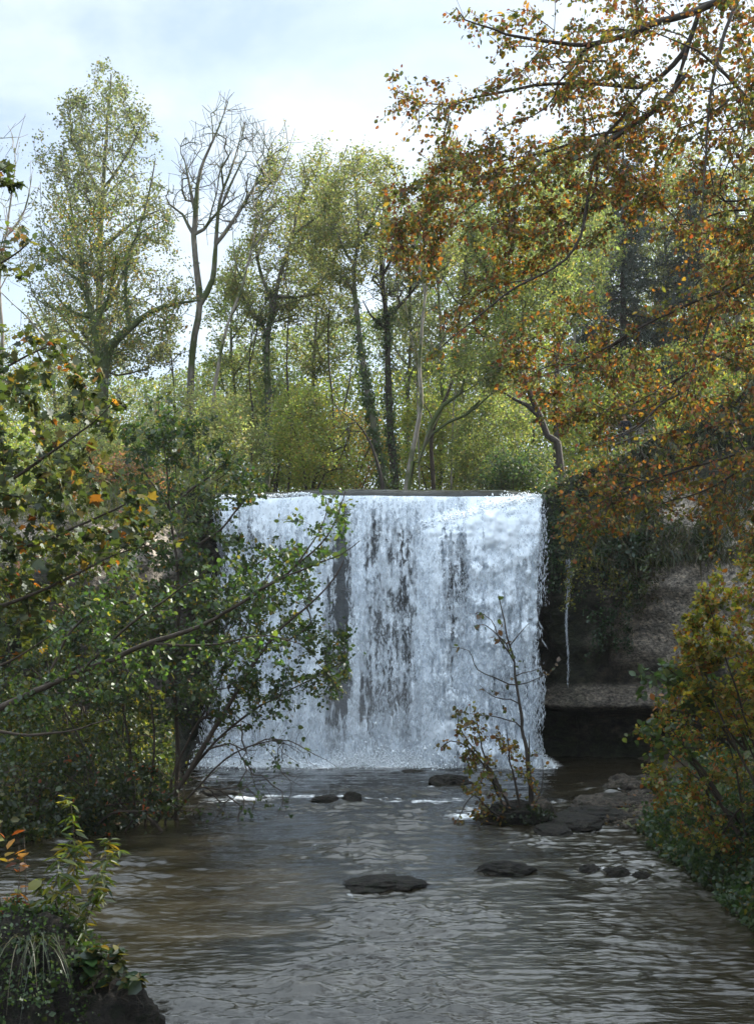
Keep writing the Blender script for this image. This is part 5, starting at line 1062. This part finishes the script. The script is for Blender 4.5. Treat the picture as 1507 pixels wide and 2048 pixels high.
# ------------------------------------------------------------------ plants hanging on the right cliff
def cliff_at(px, py):
    """first cliff point seen at this photo pixel"""
    a, b_ = to_px(Vc); d2 = (a - px) ** 2 + (b_ - py) ** 2; d2 = d2 + 1e5 * (Vc[..., 1] > 35)
    j = np.unravel_index(np.argmin(d2), d2.shape); return Vc[j]
CG = 'plants hanging on the right cliff'
def hanging(label, spots, nl, size, pal, seed, ln=.9, name='hanging_plant', shape='oval', sp=.25):
    s = Skel(seed); r = s.rng
    for (a, b_) in spots:
        c0 = cliff_at(a, b_)
        for k in range(4):
            p0 = c0 + r.normal(0, sp, 3) * [1, .3, .6] + [0, .1, 0]; d = np.array([r.normal(0, .35), -.45 - .3 * r.random(), .1]); l = ln * r.uniform(.5, 1.2)
            s.limb([p0, p0 + d * l * .4 + [0, 0, .05], p0 + d * l * .7 + [0, 0, -.35 * l], p0 + d * l * .8 + [0, 0, -.9 * l]], .010, .003, step=.14, jit=.03, join=False)
    root = thing(name, label, 'plant', s.p[0], CG); s.twigs(.5, .28, -.1); s.radii(.002); s.build(root, M['twig_brown'], thr=.03, n2='stems')
    scatter_leaves(s, root, nl, size, pal, shape, M['leaf_near'], spread=.05, thr=.02, droop=.5, name='foliage')
GD = [(4, (.022, .05, .018)), (2, (.035, .07, .022))]; GY = [(3, (.10, .115, .018)), (2, (.16, .14, .018)), (1, (.05, .08, .018))]
hanging('dark green plant curtain at the top right corner of the falls', [(1105, 985), (1115, 1000), (1130, 1000)], 1700, .07, GD, 401)
hanging('lower fringe of dark green plants below the corner curtain at the falls', [(1110, 1045), (1125, 1050), (1135, 1060)], 1600, .07, GD, 421)
hanging('dark green ivy patch in the middle of the cliff top', [(1250, 1070), (1265, 1085), (1285, 1075), (1240, 1100)], 1700, .075, GD, 402, .7)
hanging('yellow-green creeper trailing down the cliff below the ivy patch', [(1180, 1110), (1200, 1130), (1215, 1150), (1190, 1150), (1160, 1120)], 1700, .06, GY, 403, .9)
hanging('green plants under the orange beech tips on the cliff brow', [(1160, 1040), (1180, 1060), (1210, 1050), (1230, 1040), (1200, 1080), (1150, 1075)], 2800, .065, [(3, (.03, .06, .018)), (1, (.06, .085, .02))], 404)
hanging('olive plants below the light rock face brow on the right', [(1330, 1080), (1360, 1060), (1400, 1070), (1310, 1110), (1430, 1040)], 2300, .065, [(3, (.05, .07, .02)), (2, (.09, .10, .022))], 405, .8)
hanging('pale mixed weeds at the left end of the bright upper slope of the cliff', [(1280, 1010), (1300, 1005), (1330, 1000)], 1200, .065, [(3, (.06, .08, .02)), (2, (.11, .105, .03))], 422, .8)
hanging('pale mixed weeds near the frame edge on the bright upper slope of the cliff', [(1420, 990), (1440, 1000), (1460, 1010)], 1300, .065, [(3, (.06, .08, .02)), (2, (.11, .105, .03))], 406, .8)
# grass fringes hanging on the cliff brow
r = np.random.default_rng(411); pts = []; nrm = []
a, b_ = to_px(Vc); ok = (a > 1075) & (a < 1560) & (Vc[..., 2] > 5.3) & (Vc[..., 1] < 33) & (fbm(Vc * [.9, .9, .9], 3, 412) > -.08); cand = Vc[ok]
n = 15000; i = r.integers(0, len(cand), n); p = cand[i] + r.normal(0, .08, (n, 3)); ax = np.stack([r.normal(0, .35, n), -.55 + r.normal(0, .25, n), -.55 + r.normal(0, .35, n)], -1)
o = leaves('cliff_grass', p, ax, r.normal(0, .5, (n, 3)) + [0, -1, .4], .26 * np.exp(r.normal(0, .4, n)), palette(r, n, [(3, (.06, .07, .024)), (2, (.10, .085, .04)), (2, (.03, .05, .016))]), 'blade', M['leaf_near'], None); tag(o, 'dry and green grass hanging over the cliff brow on the right', 'grass', kind='stuff')
ok = (a > -300) & (a < 470) & (Vc[..., 2] > 6.0) & (Vc[..., 1] < 33); cand = Vc[ok]; n = 9000; i = r.integers(0, len(cand), n)
o = leaves('turf', cand[i] + r.normal(0, .08, (n, 3)), r.normal(0, .5, (n, 3)) + [0, -.2, .7], r.normal(0, .5, (n, 3)) + [0, -1, .4], .2 * np.exp(r.normal(0, .4, n)), palette(r, n, [(3, (.09, .12, .03)), (2, (.14, .14, .05)), (1, (.06, .09, .02))]), 'blade', M['leaf_near'], None); tag(o, 'sunlit grass along the shoulder of the left cliff', 'grass', kind='stuff')
hill = []
def slope_xy(rng, n):
    x = rng.uniform(5, 17, n); y = rng.uniform(30.5, 52, n); a = CX + x / y * FPX; k = ~((np.abs(a - 1262) < 48) & (y < 46.3) & (y > 33)); return x[k], y[k]
bank_cover('slope_undergrowth', 'leafy undergrowth covering the slope right of the falls', slope_xy, 42000, .11, [(3, (.06, .09, .018)), (2, (.11, .13, .022)), (1.2, (.18, .13, .02)), (.7, (.18, .07, .015))], 413, hmax=.9, mat='leaf_far', shape='rhomb')
def plat_xy(rng, n):
    x = rng.uniform(-24, 5, n); y = rng.uniform(30.5, 56, n); k = (np.abs(x) > 4.6) | (y > 47); return x[k], y[k]
bank_cover('plateau_undergrowth', 'green undergrowth along the plateau beside the upper river', plat_xy, 36000, .12, [(3, (.10, .14, .022)), (2, (.15, .17, .03)), (1, (.20, .16, .025))], 414, hmax=1.6, mat='leaf_far', shape='rhomb')

# ------------------------------------------------------------------ the walkers and the railing on the right slope
def fence_line():
    r0 = None
YP = 46.0
m_wood = plain('weathered_wood', (.17, .15, .125), .8, .3, 14); M['wood'] = m_wood
ra_ = thing('handrail', 'weathered wooden handrail climbing the slope beside the walkers', 'railing', P(1240, 912, YP))
def beam(name, a, b, w_, parent, mat):
    s = Skel(1); s.limb([a, (np.array(a) + b) / 2, b], w_, w_, step=.6, jit=0); s.r = np.full(s.n, w_); V, Q = s.tubes(s.chains(), 6); k = len(V) // 6
    T = [(0, i, i + 1) for i in range(1, 5)] + [(len(V) - 6, len(V) - 6 + i + 1, len(V) - 6 + i) for i in range(1, 5)]
    return mk(name, V, Q, T, mat=mat, parent=parent, smooth=False)
for (a_, b0_, t_) in ((1187, 925, 880), (1239, 912, 862), (1294, 893, 833), (1345, 872, 812), (1400, 850, 790)):
    beam('post', P(a_, b0_ + 6, YP - .5), P(a_, t_, YP - .5), .045, ra_, m_wood)
for l in (((1180, 890), (1239, 868), (1294, 840), (1345, 818), (1405, 795)), ((1180, 905), (1239, 885), (1294, 860), (1345, 838), (1405, 815))):
    s = Skel(2); s.limb(P([p_[0] for p_ in l], [p_[1] for p_ in l], YP - .57), .032, .032, step=.5, jit=.01); s.radii(); V, Q = s.tubes(s.chains(), 6); mk('rail', V, Q, mat=m_wood, parent=ra_, smooth=True)
def figure(label, base, h, cols, pose, group='walkers on the slope'):
    """one continuous body grown from a joint skeleton with a radius per joint"""
    root = thing('person', label, 'person', base, group)
    def skin(name, J, E, mat, lv=2, rootv=0):
        me = bpy.data.meshes.new(name); me.from_pydata([tuple(np.array(j[:3]) * h) for j in J], E, []); o = bpy.data.objects.new(name, me); COL.objects.link(o); o.parent = root
        md = o.modifiers.new('skin', 'SKIN'); md.use_smooth_shade = True
        for k, j in enumerate(J):
            v = me.skin_vertices[0].data[k]; v.radius = (j[3] * h, (j[4] if len(j) > 4 else j[3]) * h); v.use_root = (k == rootv)
        o.modifiers.new('sub', 'SUBSURF').levels = lv; o.modifiers['sub'].render_levels = lv; me.materials.append(mat); return o
    a = pose
    # x to the walker's side in view, y depth, z up, all in fractions of the height
    J = [(0, 0, .52, .075, .06), (0, 0, .62, .07, .055), (.0, 0, .74, .085, .06), (.0, 0, .82, .06, .045), (-.01, 0, .87, .032), (-.02, -.005, .905, .045, .05), (-.022, -.005, .95, .05, .055), (-.02, 0, .985, .03),
         (-.06, .01, .50, .05), (-.065 + a[0], .0, .28, .036), (-.06 + a[0] * 1.6, .02, .045, .026), (-.085 + a[0] * 1.6, -.03, .012, .02), (.06, -.01, .50, .05), (.065 + a[1], .0, .28, .036), (.07 + a[1] * 1.6, .02, .045, .026), (.045 + a[1] * 1.6, -.03, .012, .02),
         (-.11, 0, .80, .032), (-.15, -.02, .64, .026), (-.16, -.10, .55, .02), (-.16, -.13, .535, .016), (.11, 0, .80, .032), (.14, -.03, .64, .026), (.06, -.12, .57, .02), (.03, -.13, .565, .016)]
    E = [(0, 1), (1, 2), (2, 3), (3, 4), (4, 5), (5, 6), (6, 7), (0, 8), (8, 9), (9, 10), (10, 11), (0, 12), (12, 13), (13, 14), (14, 15), (3, 16), (16, 17), (17, 18), (18, 19), (3, 20), (20, 21), (21, 22), (22, 23)]
    skin('body', J, E, plain('skin_' + cols[4], (.42, .25, .18), .6, .05))
    g_ = .008
    Jj = [(j[0], j[1], j[2], j[3] + g_ * 1.5, (j[4] if len(j) > 4 else j[3]) + g_ * 1.5) for j in (J[0], J[1], J[2], J[3], J[16], J[17], J[18], J[20], J[21], J[22])]; Jj[0] = (0, 0, .47, .085, .07)
    skin('jacket', Jj, [(0, 1), (1, 2), (2, 3), (3, 4), (4, 5), (5, 6), (3, 7), (7, 8), (8, 9)], cols[0])
    Jt = [(j[0], j[1], j[2], j[3] + g_, (j[4] if len(j) > 4 else j[3]) + g_) for j in (J[0], J[8], J[9], J[10], J[12], J[13], J[14])]
    skin('trousers', Jt, [(0, 1), (1, 2), (2, 3), (0, 4), (4, 5), (5, 6)], cols[1])
    bm = bmesh.new(); bmesh.ops.create_icosphere(bm, subdivisions=3, radius=1)
    v = np.array([q.co[:] for q in bm.verts]); f = np.array([[q.index for q in t.verts] for t in bm.faces]); bm.free(); keep = np.array([v[t][:, 2].mean() > -.15 + .5 * max(0, -v[t][:, 1].mean()) for t in f])
    vv = (v * [.058, .064, .06] + [-.022, 0, .955]) * h + np.array(base); mk(cols[3], vv, None, f[keep], mat=cols[2], parent=root, smooth=True)
    # eyes, nose and mouth
    fm = plain('face_marks_' + cols[4], (.05, .03, .025), .5, .05)
    for ex in (-.018, .018):
        bm = bmesh.new(); bmesh.ops.create_icosphere(bm, subdivisions=2, radius=.006 * h); q = np.array([t.co[:] for t in bm.verts]); ff = [[t.index for t in z.verts] for z in bm.faces]; bm.free(); mk('eye', q + np.array(base) + np.array([-.022 + ex, -.056, .94]) * h, None, ff, mat=fm, parent=root, smooth=True)
    bm = bmesh.new(); bmesh.ops.create_cone(bm, segments=8, radius1=.010 * h, radius2=.003 * h, depth=.03 * h, cap_ends=True, cap_tris=True); bmesh.ops.triangulate(bm, faces=bm.faces); q = np.array([t.co[:] for t in bm.verts]); ff = [[t.index for t in z.verts] for z in bm.faces]; bm.free(); mk('nose', q + np.array(base) + np.array([-.022, -.06, .922]) * h, None, ff, mat=bpy.data.materials['skin_' + cols[4]], parent=root, smooth=True)
    for ex, dx in ((J[19], -1), (J[23], 1)):                              # fingers curled from the palm
        for k in range(4):
            b0 = np.array(base) + (np.array(ex[:3]) + [0, 0, .008 - .006 * k]) * h; fl = np.array([-.5, -.8, -.15 - .1 * k]) * (.032 - .003 * abs(k - 1.3)) * h
            s = Skel(k); s.limb([b0, b0 + fl * .6, b0 + fl + [0, .004, -.012 * h]], .006 * h, .004 * h, step=.02, jit=0); s.r = s.rf[:s.n].copy(); V, Q = s.tubes(s.chains(), 5); mk('finger', V, Q, mat=bpy.data.materials['skin_' + cols[4]], parent=root, smooth=True)
        b0 = np.array(base) + (np.array(ex[:3]) + [0, .01, .01]) * h; s = Skel(9); s.limb([b0, b0 + np.array([-.01, -.012, .014]) * h, b0 + np.array([-.022, -.018, .016]) * h], .0065 * h, .0045 * h, step=.02, jit=0); s.r = s.rf[:s.n].copy(); V, Q = s.tubes(s.chains(), 5); mk('thumb', V, Q, mat=bpy.data.materials['skin_' + cols[4]], parent=root, smooth=True)
    return root
b1 = P(1249, 910, YP); b2 = P(1278, 902, YP + .6)
b1[2] = min(b1[2], 1e9)
figure('walker in a dark navy jacket and grey-blue trousers holding white paper on the slope', tuple(b1), 1.70, (plain('navy_jacket', (.018, .021, .032), .8, .2), plain('grey_trousers', (.075, .085, .11), .85, .15), plain('dark_hair', (.02, .015, .012), .6, .2), 'hair', 'tall'), (-.03, .04))
figure('shorter walker in a grey striped top and blue cap behind the navy jacket', tuple(b2), 1.18, (None or plain('striped_top', (.26, .25, .25), .85, .15), plain('dark_trousers', (.03, .03, .04), .85, .15), plain('blue_cap', (.10, .13, .25), .7, .15), 'cap', 'short'), (-.02, .03))
# stripes woven into the top
m = bpy.data.materials['striped_top']; nt = m.node_tree; pb = [n for n in nt.nodes if n.type == 'BSDF_PRINCIPLED'][0]; t = nt.nodes.new('ShaderNodeTexCoord'); wv = nt.nodes.new('ShaderNodeTexWave'); wv.inputs['Scale'].default_value = 9; nt.links.new(t.outputs['Object'], wv.inputs[0]); rp = nt.nodes.new('ShaderNodeValToRGB'); rp.color_ramp.elements[0].color = (.09, .09, .10, 1); rp.color_ramp.elements[1].color = (.42, .40, .39, 1); nt.links.new(wv.outputs[0], rp.inputs[0]); nt.links.new(rp.outputs[0], pb.inputs['Base Color'])
pp = np.array(b1) + np.array([-.02, -.24, .95]); o = mk('paper', np.array([(-.11, 0, -.04), (.10, -.02, .03), (.11, .06, .05), (-.09, .09, -.02), (-.11, 0, -.037), (.10, -.02, .033), (.11, .06, .053), (-.09, .09, -.017)]) + pp, [(0, 3, 2, 1), (4, 5, 6, 7), (0, 1, 5, 4), (1, 2, 6, 5), (2, 3, 7, 6), (3, 0, 4, 7)], mat=plain('white_paper', (.8, .8, .78), .7, .03)); tag(o, 'small white sheet of paper held by the walker in navy', 'paper')

# ------------------------------------------------------------------ spray hanging at the foot of the falls
bm = bmesh.new(); bmesh.ops.create_icosphere(bm, subdivisions=3, radius=1); me = bpy.data.meshes.new('mist'); bm.to_mesh(me); bm.free(); hz = bpy.data.objects.new('mist', me); COL.objects.link(hz)
hz.scale = (4.6, .85, 2.3); hz.location = (-.35, 28.15, .0)
m, out, N, L = newmat('mist'); pv = N('ShaderNodeVolumePrincipled'); pv.inputs['Density'].default_value = .15; pv.inputs['Color'].default_value = (.95, .97, 1, 1)
L(pv.outputs[0], out.inputs['Volume']); me.materials.append(m); tag(hz, 'white spray mist drifting at the foot of the falls', 'mist', kind='stuff')

bush('tall leafy bush added out of view on the right slope to block sun', 17.6, (2330, 420), [(2160, 250), (2200, 20), (2300, -120), (2440, -60), (2520, 150), (2460, 330), (2300, 400), (2180, 370)], 14000, GREEN, 501, n=220, thick=1.6, size=.1, group='unseen bushes added for shade')  # added outside the frame to keep sun off the corner herbs
bush('broad leafy bush added out of view for shade, behind the tall one', 20, (2150, 450), [(1960, 280), (2020, 60), (2120, -20), (2260, 40), (2320, 240), (2200, 420), (2020, 420)], 12000, GREEN, 502, n=200, thick=1.6, size=.1, group='unseen bushes added for shade')  # second unseen bush, put in to widen the shade

rows = np.arange(Vc.shape[1])[None] >= 78; r = np.random.default_rng(511)
ok = rows & (Vc[..., 0] > 4.7) & (Vc[..., 0] < 13); cand = Vc[ok]; n = 17000; i = r.integers(0, len(cand), n); p = cand[i] + r.normal(0, .1, (n, 3)) + np.stack([0 * i, 0 * i, r.random(n) ** 1.5 * .55], -1)
o = leaves('brow_plants', p, r.normal(0, .7, (n, 3)) + [0, -.2, -.3], r.normal(0, .5, (n, 3)) + [0, -.2, .7], .085 * np.exp(r.normal(0, .3, n)), palette(r, n, [(3, (.045, .07, .018)), (2, (.09, .10, .024)), (1, (.16, .10, .02))]), 'oval', M['leaf_near'], None); tag(o, 'low leafy growth along the brow of the right cliff', 'ground cover', kind='stuff')
hanging('dark mossy strands hanging beside the right edge of the falls', [(1100, 1090), (1110, 1130), (1120, 1110), (1095, 1150), (1135, 1090)], 2200, .06, GD, 407, 1.0)
hanging('ferny tufts halfway down the dark wall left of the light rock face', [(1190, 1200), (1215, 1220), (1240, 1180), (1200, 1260), (1235, 1260)], 1700, .055, GD, 408, .6)
hanging('brown-green creepers over the corner between dark wall and light rock', [(1250, 1130), (1265, 1160), (1280, 1140), (1240, 1150)], 1500, .055, [(3, (.05, .06, .02)), (2, (.08, .06, .025))], 409, .9)
bm = bmesh.new(); bmesh.ops.create_cube(bm, size=1); me = bpy.data.meshes.new('haze'); bm.to_mesh(me); bm.free(); hz = bpy.data.objects.new('haze', me); COL.objects.link(hz)
hz.scale = (260, 200, 62); hz.location = (0, 80, 29)
m, out, N, L = newmat('haze'); pv = N('ShaderNodeVolumePrincipled'); pv.inputs['Density'].default_value = .0003; pv.inputs['Color'].default_value = (.93, .95, 1, 1); pv.inputs['Anisotropy'].default_value = .3
L(pv.outputs[0], out.inputs['Volume']); me.materials.append(m); tag(hz, 'thin bright autumn haze in the air', 'haze', kind='stuff')
